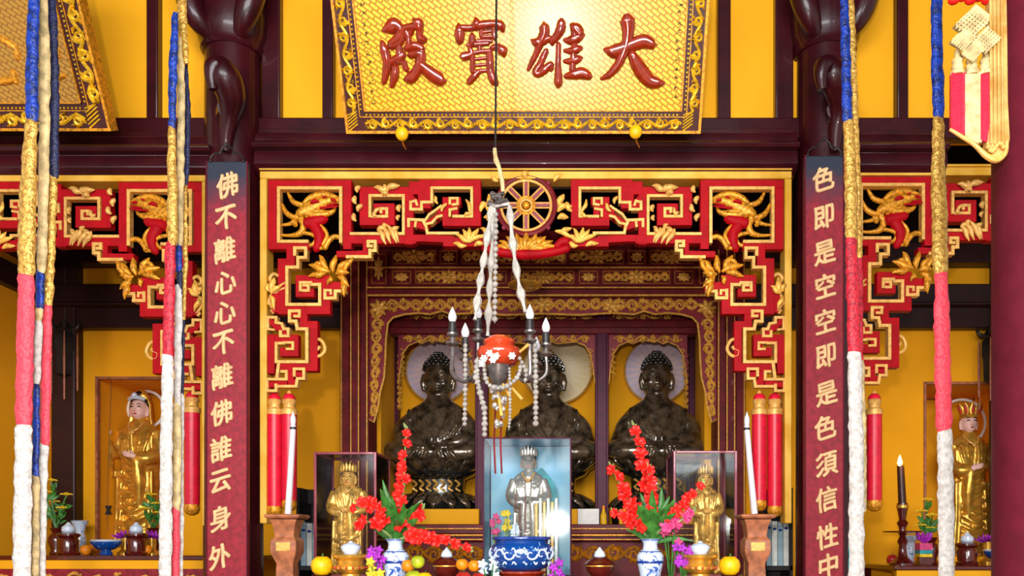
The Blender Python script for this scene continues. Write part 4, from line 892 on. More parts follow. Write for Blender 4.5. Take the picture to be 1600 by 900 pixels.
for px, py, tx, dd, lit in ((707, 500, 745, -.06, 1), (727, 524, 752, .03, 0), (747, 494, 758, .08, 1), (828, 496, 808, -.05, 1), (853, 516, 815, .03, 1), (838, 545, 812, .1, 0)):
    a = MB(); a.tube([wpt(tx, 582, 0), wpt((px+tx)/2, 596, dd*.6), wpt(px, 584, dd), wpt(px, 556, dd), wpt(px, py+42, dd)], [3*kc, 3*kc, 3.4*kc, 3*kc, 3.4*kc], 8, sm=5)
    a.lathe(wpt(px, py+38, dd), [(3*kc, -4*kc), (10*kc, 0), (11*kc, 3*kc), (5*kc, 4*kc), (4*kc, 10*kc), (9*kc, 14*kc), (9*kc, 17*kc), (4*kc, 18*kc)], 14)
    ar = obj('lamp_arm', a, M['pewter'], ch)
    obj('candle_sleeve', MB().lathe(wpt(px, py+22, dd), [(6*kc, 0), (6.3*kc, 8*kc), (6*kc, 17*kc), (4*kc, 19*kc)], 12), M['iron'], ar)
    obj('flame_bulb', MB().lathe(wpt(px, py+4, dd), [(3.5*kc, 0), (6.4*kc, 5*kc), (6.8*kc, 9*kc), (5*kc, 15*kc), (2*kc, 21*kc), (.4*kc, 24*kc)], 14), M['bulb'], ar)
beads([(727, 540, -.02), (727, 600, -.02), (726, 665, -.02)], 3.6, 7.6); beads([(745, 565, -.1), (744, 590, -.1), (752, 620, -.1), (757, 640, -.1), (757, 680, -.1)], 4.2, 8); beads([(756, 572, -.08), (762, 600, -.1), (786, 606, -.11), (808, 590, -.09), (815, 568, -.06)], 3.4, 7)
beads([(836, 540, -.04), (837, 600, -.04), (837, 662, -.04)], 4, 8); beads([(796, 576, -.09), (797, 640, -.09), (795, 672, -.09)], 2.4, 5.2); beads([(745, 562, -.1), (748, 600, -.1), (753, 632, -.1)], 2.6, 5.5); beads([(812, 560, -.08), (822, 580, -.08), (820, 598, -.08)], 3.2, 7)
c = MB(); rnd = random.Random(4)
for i in range(40):
    y = rnd.uniform(604, 668); wx = 14*(1-(y-604)/90); c.ball(wpt(780+rnd.uniform(-wx, wx), y, -.05+rnd.uniform(-.03, .03)), V((rnd.uniform(2, 4)*kc, 2.4*kc, rnd.uniform(3, 6)*kc)), 6, 5)
obj('crystal_drops', c, M['bead'], ch)
c = MB()
for x0, y0, x1, y1 in ((812, 550, 826, 538), (800, 606, 816, 624), (778, 612, 784, 650), (786, 600, 796, 618)): c.tube([wpt(x0, y0, -.07), wpt(x1, y1, -.09)], [2*kc, 2.6*kc], 8)
obj('tassel_pins', c, M['gilt_pale'], ch)
c = MB()
for px in (774, 784): c.tube([wpt(px, 640, -.02), wpt(px-2, 690, -.02), wpt(px, 740, -.02)], 1.6*kc, 6)
obj('tassel_cords', c, M['shrine_wood'], ch)
# shallow brass lamp hanging behind the chandelier
Yd = 6.2; kd = Yd/F; t = thing('brass_lamp_dish', 'shallow brass dish lamp hanging before the shrine lintel', 'lamp', P(820, 452, Yd))
obj('dish', MB().lathe(P(820, 447, Yd), [(8*kd, -6*kd), (18*kd, -4*kd), (26*kd, 0), (27*kd, 2*kd), (24*kd, 2.5*kd), (6*kd, 1*kd)], 28), M['gold_leaf'], t)
c = MB()
for s in (-1, 0, 1): c.tube([P(820+s*22, 445, Yd), P(820, 380, Yd), P(820, 330, Yd)], .5*kd, 5)
c.tube([P(820, 330, Yd), V((X(820, Yd), Yd, 5.6))], .6*kd, 5); obj('chains', c, M['iron'], t)
# ------------------------------------------------------------------ knotted hanging ornament before the right front column
YO = 2.62; ko = YO/F
t = thing('knotted_hanging_ornament', 'gold and red knotted hanging with tassels against the right front column', 'hanging ornament', P(1525, 255, YO))
def op(px, py, d=0): return P(px, py, YO+d)
b = MB()
for i in range(5): b.ball(op(1490+i*13, 0-(i % 2)*5), V((9*ko, 8*ko, 7*ko)), 10, 8)
obj('flower_head', b, M['petal_red'], t)
b = MB()
for cx, cy, w_ in ((1518, 36, 30), (1505, 60, 22), (1540, 62, 26), (1520, 78, 20)):
    q = [(cx-w_*.95, cy+6), (cx+w_*.1, cy-w_*.8), (cx+w_*.95, cy-4), (cx, cy+w_*.8)]
    b.prism([(X(a, YO), Z(y, YO)) for a, y in q], YO-.012-.002*(cx % 5), YO+.01)
kn = obj('knot', b, M['cloth_cream'], t)
b = MB()
for cx, cy, w_ in ((1518, 36, 30), (1505, 60, 22), (1540, 62, 26), (1520, 78, 20)):
    for u in (-.75, -.45, -.15, .15, .45, .75):
        b.tube([op(cx-w_*.95+w_*.5*(u+1)*1.02, cy+6-w_*.45*(u+1), -.022), op(cx+w_*.5*(u+1)*.95-0, cy+w_*.8-w_*.42*(u+1), -.022)], 2.1*ko, 6)
        b.tube([op(cx-w_*.95+w_*.5*(u+1), cy+6+w_*.37*(u+1), -.026), op(cx+w_*.1+w_*.44*(u+1), cy-w_*.8+w_*.38*(u+1), -.026)], 1.8*ko, 6)
obj('knot_cords', b, M['cloth_cream'], kn)
for px in (1496, 1518, 1540):
    b = MB(); b.lathe(op(px, 118), [(10*ko, 0), (11*ko, 5*ko), (8*ko, 8*ko), (9*ko, 14*ko), (7*ko, 18*ko), (9*ko, 23*ko), (5*ko, 28*ko), (4*ko, 40*ko)], 16); obj('tassel_head', b, M['cloth_cream'], t)
for x0, x1, yb0, yb1, m in ((1486, 1507, 203, 214, 'tassel_red'), (1508, 1531, 214, 226, 'cloth_cream'), (1532, 1548, 218, 226, 'tassel_red')):
    b = MB(); q = [(x0, 116), (x1, 116), (x1, yb1), (x0, yb0)]
    b.prism([(X(a, YO), Z(y, YO)) for a, y in q], YO-.012, YO+.012)
    for i in range(int((x1-x0)/2.4)): a = x0+1.2+i*2.4; b.tube([op(a, 116, -.012), op(a, yb0+(yb1-yb0)*(a-x0)/(x1-x0), -.012)], 1.3*ko, 5)
    obj('tassel_skirt', b, M[m], t)
b = MB(); q = [(1542, -60), (1568, -60), (1570, 60), (1571, 160), (1574, 220), (1570, 240), (1558, 251), (1546, 246), (1538, 230), (1544, 190), (1543, 90)]
b.prism([(X(a, YO), Z(y, YO)) for a, y in q], YO-.014, YO+.012)
for a in (1547, 1553, 1559, 1565): b.tube([op(a, -60, -.016), op(a+1, 100, -.018), op(a+2, 225, -.016)], 2*ko, 6)
obj('gold_sash', b, M['sash_gold'], t)
b = MB(); b.tube([op(1484, 202, -.016), op(1500, 212, -.018), op(1522, 226, -.018), op(1540, 243, -.018), op(1556, 250, -.016), op(1570, 240, -.014), op(1573, 222, -.014)], [2.5*ko, 3*ko, 3.4*ko, 4.5*ko, 5*ko, 4*ko, 3*ko], 8, sm=4)
for i in range(8): b.ball(op(1544+i*3.4, 226+6*math.sin(i*.9)+4, -.02), 4*ko, 8, 6)
obj('beaded_hem', b, M['gilt_pale'], t)
# ------------------------------------------------------------------ main altar table and what stands on it
ZT = 1.13
def table(name, label, x0, x1, y0, y1, zt, band, legs=True):
    t = thing(name, label, 'altar table', V(((x0+x1)/2, (y0+y1)/2, 0)))
    obj('table_top', MB().box(x0, x1, y0, y1, zt-.035, zt), M['rosewood'], t, bevel=.008)
    obj('front_band', MB().box(x0+.02, x1-.02, y0+.015, y0+.06, zt-band, zt-.035), M['yellow_wall'], t)
    b = MB(); b.box(x0+.02, x1-.02, y0+.01, y0+.06, zt-band-.2, zt-band)
    ca = obj('carved_apron', b, M['board_red'], t)
    c = MB(); o_ = V((x0+.05, y0+.0, zt-band-.18)); vine(c, lambda u, v_: o_+V((u, 0, v_)), x1-x0-.1, .16, 0, r=.01, seed=4, amp=.4); obj('gilt_carving', c, M['gilt'], ca)
    for xx in (x0+.03, x1-.11):
        for yy in (y0+.06, y1-.1): obj('leg', MB().box(xx, xx+.08, yy, yy+.08, 0, zt-.03), M['rosewood'], t)
    return t
table('altar_table', 'main altar table in the middle bay, below the vases and glass cases', X(405, 4.3), X(1222, 4.3), 3.95, 5.45, ZT, .1)
ZL = Z(868, 6.2)
table('side_altar_table', 'yellow banded altar table under the left standing statue', -4.4, -2.35, 6.2, 7.1, ZL, .1)
ZR = Z(884, 6.2)
table('side_altar_table', 'yellow banded altar table under the right standing statue', X(1398, 6.2), 4.85, 6.2, 7.1, ZR, .1)
# ---- glass cases
def case(label, px0, px1, py0, Y, depth, frame_m, fr=4, back=None, zb=ZT):
    k = Y/F; x0, x1, zt = X(px0, Y), X(px1, Y), Z(py0, Y); f = fr*k
    t = thing('glass_case', label, 'glass case', V(((x0+x1)/2, Y+depth/2, zb)), 'glass cases on the main altar')
    b = MB()
    for xx in (x0, x1-f):
        for yy in (Y, Y+depth-f): b.box(xx, xx+f, yy, yy+f, zb+.03, zt)
    for z0 in (zb+.03, zt-f):
        for yy in (Y, Y+depth-f): b.box(x0+f, x1-f, yy, yy+f, z0, z0+f)
        for xx in (x0, x1-f): b.box(xx, xx+f, Y+f, Y+depth-f, z0, z0+f)
    obj('case_frame', b, frame_m, t, bevel=.003)
    obj('case_base', MB().box(x0-.01, x1+.01, Y-.01, Y+depth+.01, zb, zb+.03), frame_m, t, bevel=.004)
    obj('glass_pane', MB().box(x0+f, x1-f, Y+f*.4, Y+f*.4+.004, zb+.03+f, zt-f), M['glass'], t)
    for xx in (x0+f*.4, x1-f*.4): obj('glass_pane', MB().box(xx-.002, xx+.002, Y+f, Y+depth-f, zb+.03+f, zt-f), M['glass'], t)
    obj('case_lid', MB().box(x0+f, x1-f, Y+f, Y+depth-f, zt-.006, zt-.002), M['glass'] if not back else back, t)
    if back: obj('back_board', MB().box(x0+f, x1-f, Y+depth-.012, Y+depth-.004, zb+.03, zt-f), back, t)
    else: obj('glass_pane', MB().box(x0+f, x1-f, Y+depth-.008, Y+depth-.004, zb+.03+f, zt-f), M['glass'], t)
    return t
case('glass case with red frame left of the left red flowers', 490, 588, 706, 4.75, .36, M['case_frame'])
case('glass case with red frame right of the right red flowers', 1052, 1152, 704, 4.75, .36, M['case_frame'])
case('glass case with blue back in the middle of the altar', 754, 893, 683, 4.75, .4, M['shrine_post'], 2.5, M['sky_panel'])
# ---- robed standing figures
def robed(name, label, cat, px, ptop, Y, zb, m_robe, m_face, halo=None, crown=None, staff=None, raise_hand=0, veil=None, wide=1.0, group=None, head_k=1.0, base_m=None):
    H = Z(ptop, Y)-zb; c = V((X(px, Y), Y, zb)); t = thing(name, label, cat, c, group); u = H/7.2*head_k*1.06; h0 = H-u*1.05
    Q = lambda a, h, d=0: c+V((a*H, d*H, h*H))
    b = MB(); seg = 24; prof = [(.135, .0, .10), (.14, .03, .10), (.125, .12, .09), (.115, .25, .082), (.118, .40, .08), (.122, .52, .08), (.118, .60, .078), (.122, .68, .075), (.126, .74, .07), (.11, .79, .06), (.06, .825, .045), (.04, .84, .04), (.036, .87, .036)]
    vs = []
    for r, h, d in prof:
        for j in range(seg):
            a = 2*PI*j/seg; g = 1+.05*math.cos(a*7)*(1-h)
            vs.append(Q(r*wide*g*math.cos(a), h, d*wide*g*math.sin(a)))
    fs = [(i*seg+j, i*seg+(j+1) % seg, (i+1)*seg+(j+1) % seg, (i+1)*seg+j) for i in range(len(prof)-1) for j in range(seg)]
    fs += [tuple(range(seg)), tuple((len(prof)-1)*seg+j for j in range(seg))]; b.add(vs, fs)
    hands = []
    for s in (-1, 1):
        if raise_hand == s: pts = [Q(s*.105*wide, .76), Q(s*.14*wide, .64, -.03), Q(s*.145*wide, .61, -.09), Q(s*.15*wide, .69, -.12)]; hands.append((s, Q(s*.15*wide, .73, -.125), 1))
        elif staff == s: pts = [Q(s*.105*wide, .76), Q(s*.135*wide, .64, -.02), Q(s*.14*wide, .61, -.07), Q(s*.142*wide, .66, -.10)]; hands.append((s, Q(s*.142*wide, .695, -.105), 1))
        else: pts = [Q(s*.105*wide, .76), Q(s*.14*wide, .63, -.02), Q(s*.09*wide, .575, -.09), Q(s*.03*wide, .585, -.11)]; hands.append((s, Q(s*.012*wide, .59, -.115), 0))
        b.tube(pts, [.045*H*wide, .045*H*wide, .04*H*wide, .026*H*wide], 12, sm=4)
        e = pts[-1]; b.tube([e+V((0, 0, -.01*H)), e+V((s*.01*H, .02*H, -.16*H)), e+V((s*.006*H, .03*H, -.34*H))], [.028*H, .04*H, .012*H], 10, sm=4)   # hanging sleeve
    rnd = random.Random(px)
    for i in range(10):                                        # swagged robe folds down the front
        h = .56-i*.05; w_ = .085+.003*i; q = rnd.uniform(-.025, .025)
        b.tube([Q(-w_*wide+q, h+.03, -.066*wide), Q(-w_*.4*wide+q, h-.014, -.09*wide), Q(q, h-.035, -.096*wide), Q(w_*.4*wide+q, h-.014, -.09*wide), Q(w_*wide+q, h+.025, -.066*wide)], [.006*H, .012*H, .014*H, .012*H, .006*H], 8, sm=4)
    for s in (-1, 1):
        for i in range(3): b.tube([Q(s*(.035+.03*i)*wide, .775-.012*i, -.062), Q(s*(.035+.025*i)*wide, .68, -.084), Q(s*(.02+.02*i)*wide, .6, -.09)], .010*H, 8, sm=4)
        for i in range(2): b.tube([Q(s*(.085+.025*i)*wide, .5, -.07), Q(s*(.09+.025*i)*wide, .25, -.075), Q(s*(.1+.03*i)*wide, .02, -.075)], .012*H, 8, sm=3)
    body = fused(b, H/140, 2)
    bo = obj('robe', body, m_robe, t, ang=60)
    f = MB(); hc = Q(0, 0)+V((0, -.01*H, h0+u*.42))
    f.ball(hc, V((u*.36, u*.4, u*.5)), 18, 12); f.ball(hc+V((0, -u*.08, -u*.22)), V((u*.27, u*.3, u*.26)), 14, 10)
    f.tube([hc+V((0, 0, -u*.3)), hc+V((0, .01, -u*.75)), hc+V((0, .01, -u*.95))], [u*.2, u*.2, u*.3], 12)
    f.tube([hc+V((0, -u*.38, u*.08)), hc+V((0, -u*.46, -u*.08)), hc+V((0, -u*.42, -u*.12))], [u*.04, u*.06, u*.08], 8)
    for s in (-1, 1): f.tube([hc+V((s*u*.36, 0, u*.12)), hc+V((s*u*.39, 0, -u*.1)), hc+V((s*u*.36, 0, -u*.34))], [u*.05, u*.07, u*.06], 8)
    f2 = fused(f, u/26, 2)
    for s, hp, up in hands:
        d = V((0, -.15, 1)).normalized() if up else V((-s*.8, -.3, .25)).normalized(); sd = V((1, 0, 0)) if up else V((0, 0, 1)); L = u*.42
        f2.tube([hp-d*L*.4, hp, hp+d*L*.35], [L*.22, L*.3, L*.28], 10, squash=(1, .6, 1))
        for q in range(4): o_ = hp+d*L*.3+sd*(q-1.5)*L*.14; f2.tube([o_, o_+d*L*(.35+.05*(q in (1, 2))), o_+d*L*(.58+.1*(q in (1, 2)))+V((0, -L*.05, 0))], [L*.085, L*.08, L*.05], 6)
        f2.tube([hp-d*L*.1+sd*L*.25, hp+d*L*.15+sd*L*.42, hp+d*L*.38+sd*L*.42], [L*.1, L*.09, L*.06], 6)
    fo = obj('face_and_hands', f2, m_face, t, ang=60)
    e = MB()
    for s in (-1, 1):
        e.tube([hc+V((s*u*.08, -u*.37, u*.06)), hc+V((s*u*.17, -u*.375, u*.075)), hc+V((s*u*.25, -u*.33, u*.05))], [u*.015, u*.03, u*.012], 6)
        e.tube([hc+V((s*u*.06, -u*.37, u*.17)), hc+V((s*u*.17, -u*.36, u*.2)), hc+V((s*u*.26, -u*.31, u*.15))], [u*.012, u*.018, u*.01], 6)
    obj('painted_eyes', e, M['black_wood'], fo)
    e = MB(); e.tube([hc+V((-u*.09, -u*.365, -u*.24)), hc+V((0, -u*.4, -u*.25)), hc+V((u*.09, -u*.365, -u*.24))], [u*.015, u*.035, u*.015], 6); obj('painted_mouth', e, M['fruit_red'], fo)
    hr = MB(); hr.ball(hc+V((0, u*.06, u*.16)), V((u*.41, u*.42, u*.46)), 18, 12); hr.ball(hc+V((0, u*.04, u*.62)), V((u*.2, u*.2, u*.22)), 12, 8)
    hr = MB().add([v for v in hr.v], hr.f); ha = obj('hair', hr, M['black_wood'], t) if crown != 'skull' else None
    if ha:
        for vtx in ha.data.vertices:
            w_ = vtx.co+ORG[t.name]-hc
            if w_.y < 0 and w_.z < u*.34: vtx.co.y += (-w_.y)*1.0
    if veil:
        b = MB(); b.lathe(hc+V((0, u*.12, 0)), [(u*.62, -u*1.5), (u*.6, -u*.9), (u*.5, -u*.3), (u*.48, u*.2), (u*.38, u*.6), (u*.2, u*.86), (u*.04, u*.95)], 20, 1, .7)
        vo = obj('veil', b, veil, t)
        for vtx in vo.data.vertices:
            w_ = vtx.co+ORG[t.name]-hc
            if w_.y < -u*.05 and w_.z < u*.55: vtx.co.y += (-w_.y)+u*.1
        b = MB(); b.tube([hc+V((-u*.34, -u*.2, u*.42)), hc+V((0, -u*.42, u*.48)), hc+V((u*.34, -u*.2, u*.42))], u*.09, 8, sm=4); b.ball(hc+V((0, -u*.42, u*.56)), u*.13, 8, 6); obj('headband', b, M['porcelain_pale'], t)
    if crown == 'skull':                                       # five-leaf crown
        b = MB(); g = MB()
        for i in range(5):
            a = math.radians(-64+32*i); o_ = hc+V((math.sin(a)*u*.4, -math.cos(a)*u*.36, u*.32)); up = V((math.sin(a)*.34, -math.cos(a)*.12, 1)).normalized(); n = V((math.sin(a), -math.cos(a), 0))
            b.stroke([(o_, u*.10), (o_+up*u*.3, u*.16), (o_+up*u*.62, u*.03)], n, u*.06, 6, 4)
            g.stroke([(o_+n*u*.05+up*u*.05, u*.03), (o_+n*u*.07+up*u*.3, u*.07), (o_+n*u*.05+up*u*.5, u*.02)], n, u*.03, 6, 4)
        b.lathe(hc+V((0, 0, u*.2)), [(u*.37, 0), (u*.4, u*.05), (u*.36, u*.12), (u*.3, u*.24), (u*.1, u*.34)], 20)
        cr = obj('crown', b, M['gold_leaf'], t); obj('crown_panels', g, M['fruit_red'], cr)
    elif crown == 'tiara':
        b = MB()
        for i in range(7):
            a = math.radians(-75+25*i); o_ = hc+V((math.sin(a)*u*.42, -math.cos(a)*u*.4, u*.32)); b.stroke([(o_, u*.07), (o_+V((0, 0, u*.2)), u*.1), (o_+V((0, 0, u*(.55-.06*abs(i-3)))), u*.02)], V((math.sin(a), -math.cos(a), 0)), u*.05, 6, 4)
        b.lathe(hc+V((0, 0, u*.28)), [(u*.4, 0), (u*.44, u*.05), (u*.4, u*.1)], 20); obj('crown', b, m_robe, t)
    n_ = MB()                                                   # necklace and sash
    n_.tube([Q(-.05, .815, -.045), Q(-.03, .77, -.085), Q(0, .755, -.092), Q(.03, .77, -.085), Q(.05, .815, -.045)], .006*H, 6, sm=4); n_.ball(Q(0, .745, -.095), .014*H, 8, 6)
    n_.tube([Q(-.11, .62, -.055), Q(0, .605, -.088), Q(.11, .62, -.055)], .008*H, 6, sm=3); obj('necklace', n_, M['gilt_pale'], t)
    if halo:
        r, hp, mm = halo; g = MB(); o_ = hc+V((0, .12, u*.1)); g.tube([o_+V((math.cos(i*PI/24)*r, 0, math.sin(i*PI/24)*r)) for i in range(49)], hp, 8)
        g.tube([o_+V((0, 0, -r)), Q(0, .75, .07)], hp, 6); obj('halo_ring', g, mm, t)
    if staff:
        hp = Q(staff*.142*wide, .695, -.135); g = MB(); g.tube([V((hp.x, hp.y, zb)), V((hp.x-.004, hp.y, zb+H*1.16))], .009, 8)
        tp = V((hp.x-.004, hp.y, zb+H*1.16)); g.tube([tp+V((math.sin(a)*.06*1.0, 0, .08-math.cos(a)*.08)) for a in [i*2*PI/16 for i in range(17)]], .008, 6)
        for s in (-1, 1): g.tube([tp+V((s*.035+math.sin(a)*.025, 0, .02-math.cos(a)*.03)) for a in [i*2*PI/10 for i in range(11)]], .005, 6)
        g.ball(tp+V((0, 0, .17)), .02, 8, 6); obj('ringed_staff', g, M['iron'], t)
    # lotus foot
    b = MB(); 
    for i in range(14):
        a = 2*PI*i/14; d = V((math.cos(a), math.sin(a)*.8, 0)); b.stroke([(c+d*.10*H+V((0, 0, .012*H)), .02*H), (c+d*.16*H+V((0, 0, .02*H)), .035*H), (c+d*.185*H+V((0, 0, .05*H)), .008*H)], V((d.x, d.y, .6)).normalized(), .014*H, 6, 4)
    b.lathe(c, [(.16*H, 0), (.165*H, .012*H), (.12*H, .03*H)], 24, 1, .8); obj('lotus_base', b, base_m or m_robe, t)
    return t
robed('standing_statue', 'gilded standing statue with white face and raised right hand, in the left niche', 'statue', 219, 618, 7.47, ZL+.06, M['gold_leaf'], M['skin_paint'], halo=(.165, .013, M['white_paint']), raise_hand=-1, veil=M['gold_leaf'], base_m=M['gold_antique'])
robed('standing_statue', 'gilded standing statue with red and gold crown and staff, in the right niche', 'statue', 1512, 640, 7.45, ZR+.06, M['gold_leaf'], M['skin_paint'], halo=(.21, .013, M['white_paint']), crown='skull', staff=1, base_m=M['gold_antique'])
robed('small_statue', 'small pale gold robed statue inside the left glass case', 'statue', 545, 728, 4.95, ZT+.034, M['gold_antique'], M['gilt_pale'], wide=1.1, head_k=1.2, crown='tiara', group='small statues in the glass cases')
robed('small_statue', 'small pale gold crowned statue inside the right glass case', 'statue', 1102, 732, 4.95, ZT+.034, M['gold_antique'], M['gilt_pale'], wide=.95, head_k=1.1, crown='tiara', group='small statues in the glass cases')
robed('small_statue', 'small silver crowned statue inside the blue-backed glass case', 'statue', 826, 703, 4.96, ZT+.034, M['silver'], M['silver'], wide=1.0, head_k=1.05, crown='tiara', group='small statues in the glass cases')
# mandorla and offerings inside the blue-backed case
b = MB(); q = [(math.cos(a)*.10*(1 if math.sin(a) < 0 else (1-.6*math.sin(a)**2)), math.sin(a)*(.17 if math.sin(a) > 0 else .2)) for a in [i*2*PI/32 for i in range(32)]]
cc = P(846, 775, 5.09); b.prism([(cc.x+x, cc.z+z) for x, z in q], 5.085, 5.1)
t_ = obj('flame_mandorla', b, M['teal_cloth']); tag(t_, 'blue leaf-shaped panel behind the small silver statue', 'panel')
ORG[t_.name] = ORG[t_.name]
b = MB(); b.box(cc.x-.015, cc.x+.015, 5.08, 5.11, ZT+.034, cc.z-.1); obj('panel_stand', b, M['cobalt'], t_)
for i in range(6):
    px = 838+i*6.2; h_ = (778 if i % 2 else 784)
    b = MB(); xx = X(px, 4.86); b.box(xx-.0085, xx+.0085, 4.86, 4.9, ZT+.034, Z(h_, 4.86)); o_ = obj('small_scroll', b, M['book_cover'] if i % 2 else M['gilt_pale'], bevel=.004)
    tag(o_, 'upright pale little scroll, number %s from the left in the blue-backed case' % ('first', 'second', 'third', 'fourth', 'fifth', 'sixth')[i], 'scroll', 'scrolls in the blue-backed case')
for px, py, m, lb in ((775, 812, 'petal_pink', 'pink'), (792, 806, 'petal_yellow', 'cream'), (808, 815, 'porcelain_pale', 'pale blue')):
    t = thing('tiny_flower_bunch', 'tiny %s flower bunch at the foot of the silver statue' % lb, 'flowers', V((X(px, 4.84), 4.84, ZT+.034)), 'tiny flower bunches in the blue-backed case'); b = MB(); rnd = random.Random(px); s = MB()
    for i in range(7):
        e = P(px+rnd.uniform(-7, 7), py+rnd.uniform(-6, 22), 4.84+rnd.uniform(-.02, .02)); s.tube([V((X(px, 4.84), 4.84, ZT+.034)), e], .002, 5)
        for j in range(5): a = j*2*PI/5; b.stroke([(e, .004), (e+V((math.cos(a)*.012, 0, math.sin(a)*.012)), .008), (e+V((math.cos(a)*.02, 0, math.sin(a)*.02)), .003)], N, .005, 4, 2)
    obj('blossoms', b, M[m], t); obj('stems', s, M['leaf_pale'], t)
# recessed niches behind the side altars
for nm, zb in (('left', ZL), ('right', ZR)):
    n0, n1, nz = NICHE[nm]; Y, d = YW_, .72; b = MB()
    b.box(n0-.02, n0, Y+.12, Y+d, zb, nz+.02); b.box(n1, n1+.02, Y+.12, Y+d, zb, nz+.02); b.box(n0, n1, Y+.12, Y+d, nz, nz+.02); b.box(n0, n1, Y+d, Y+d+.02, zb, nz); b.box(n0, n1, Y+.12, Y+d, zb-.1, zb+.055)
    struct('niche_'+nm, b, M['yellow_wall_old'])
    b = MB(); f = .018
    b.box(n0-f, n0+.004, Y-.012, Y+.03, zb, nz+f); b.box(n1-.004, n1+f, Y-.012, Y+.03, zb, nz+f); b.box(n0, n1, Y-.012, Y+.03, nz-.004, nz+f)
    b.box(n0, n0+.012, Y+d-.014, Y+d-.002, zb, nz); b.box(n1-.012, n1, Y+d-.014, Y+d-.002, zb, nz); b.box(n0, n1, Y+d-.014, Y+d-.002, nz-.012, nz)
    struct('niche_trim_'+nm, b, M['wood_brown'])
# ---- candles and wooden stands
def stand(px, label, cl, Y=4.38):
    k = Y/F; c = V((X(px, Y), Y, ZT)); z = lambda py: Z(py, Y)-ZT
    t = thing('wooden_candle_stand', label, 'candle stand', c, 'wooden stands flanking the altar')
    def sq(prof):
        b = MB(); vs = []
        for r, zz in prof: vs += [c+V((sx*r*k, sy*r*k, zz)) for sx, sy in ((-1, -1), (1, -1), (1, 1), (-1, 1))]
        n = len(prof); fs = [(i*4+j, i*4+(j+1) % 4, (i+1)*4+(j+1) % 4, (i+1)*4+j) for i in range(n-1) for j in range(4)]+[(3, 2, 1, 0), tuple((n-1)*4+j for j in range(4))]
        return b.add(vs, fs)
    obj('stand_body', sq([(22, 0), (22, .02), (14, .03), (13, z(880)), (19, z(866)), (20, z(860)), (20, z(846)), (18, z(842)), (15, z(839)), (15, z(836)), (17, z(822)), (21, z(812))]), M['wood_brown'], t, bevel=.004)
    obj('stand_top', sq([(24, z(811)), (27, z(808)), (27, z(805)), (25, z(804))]), M['wood_brown'], t, bevel=.003)
    b = MB(); b.box(c.x-11*k, c.x+11*k, c.y-20.8*k, c.y-19*k, Z(861, Y), Z(847, Y)); obj('stand_panel', b, M['fruit_orange'] if False else M['gilt_pale'], t, bevel=.003)
    cx0, cx1, top = cl; b = MB(); b.tube([P(cx0, 803, Y), P((cx0+cx1)/2, 740, Y), P(cx1, top+24, Y)], [5.2*k, 4.8*k, 4.4*k], 14)
    ca = thing('white_candle', cl_label(px), 'candle', P(cx0, 804, Y), 'tall white candles')
    obj('candle_shaft', b, M['candle_wax'], ca)
    b = MB().lathe(P(cx1, top+24, Y), [(4.5*k, 0), (4.5*k, 2*k), (3.4*k, 3*k), (4.5*k, 9*k), (4*k, 15*k), (1.5*k, 21*k), (.3*k, 25*k)], 12); obj('flame_bulb', b, M['bulb'], ca)
    b = MB().lathe(P(cx1, top+26, Y), [(4.9*k, -2*k), (4.9*k, 1.5*k)], 12); obj('black_collar', b, M['iron'], ca)
def cl_label(px): return 'tall leaning white candle on the left wooden stand' if px < 800 else 'tall leaning white candle on the right wooden stand'
stand(449, 'carved brown wooden candle stand at the left end of the altar', (450, 458, 643)); stand(1180, 'carved brown wooden candle stand at the right end of the altar', (1179, 1167, 644))
# ---- books on the dark shelves beside the altar
def books(px0, px1, n, py0, shelf_label, side):
    Y = 5.55; k = Y/F; zb = Z(884, Y)
    t = thing('book_shelf', shelf_label, 'shelf', V((X((px0+px1)/2, Y), Y+.12, 0)), 'dark book shelves')
    b = MB(); x0, x1 = X(px0-5, Y), X(px1+5, Y)
    b.box(x0, x1, Y, Y+.26, zb-.03, zb); obj('shelf_board', b, M['black_wood'], t)
    obj('shelf_top', MB().box(x0, x1, Y+.18, Y+.26, Z(785, Y), Z(762, Y)), M['black_wood'], t)
    for xx in (x0, x1-.02): obj('side_panel', MB().box(xx, xx+.02, Y, Y+.26, 0, Z(762, Y)), M['black_wood'], t)
    obj('back_panel', MB().box(x0, x1, Y+.26, Y+.28, 0, Z(762, Y)), M['black_wood'], t)
    w_ = (px1-px0)/n; od = ('first', 'second', 'third', 'fourth', 'fifth', 'sixth')
    for i in range(n):
        a = px0+i*w_; p0, p1 = X(a+.5, Y), X(a+w_-.5, Y); h_ = Z(py0+(i*7) % 5, Y)
        bk = thing('book', 'upright pale book on the %s dark shelf, %s from the left' % (side, od[i]), 'book', V(((p0+p1)/2, Y+.1, zb)), 'pale books on the %s shelf' % side)
        b = MB(); b.box(p0, p0+.004, Y+.02, Y+.2, zb, h_); b.box(p1-.004, p1, Y+.02, Y+.2, zb, h_); b.box(p0+.004, p1-.004, Y+.02, Y+.026, zb, h_); obj('cover', b, M['book_cover' if i % 2 else 'book_cover_blue'], bk)
        obj('pages', MB().box(p0+.004, p1-.004, Y+.026, Y+.195, zb+.004, h_-.004), M['white_paint'], bk)
        b = MB(); b.box(p0+.006, p1-.006, Y+.0185, Y+.021, h_-.06, h_-.045); obj('title_band', b, M['cobalt'], bk)
books(468, 514, 5, 816, 'dark shelf of pale books left of the altar behind the wooden stand', 'left'); books(1198, 1234, 4, 812, 'dark shelf of pale books right of the altar behind the wooden stand', 'right')
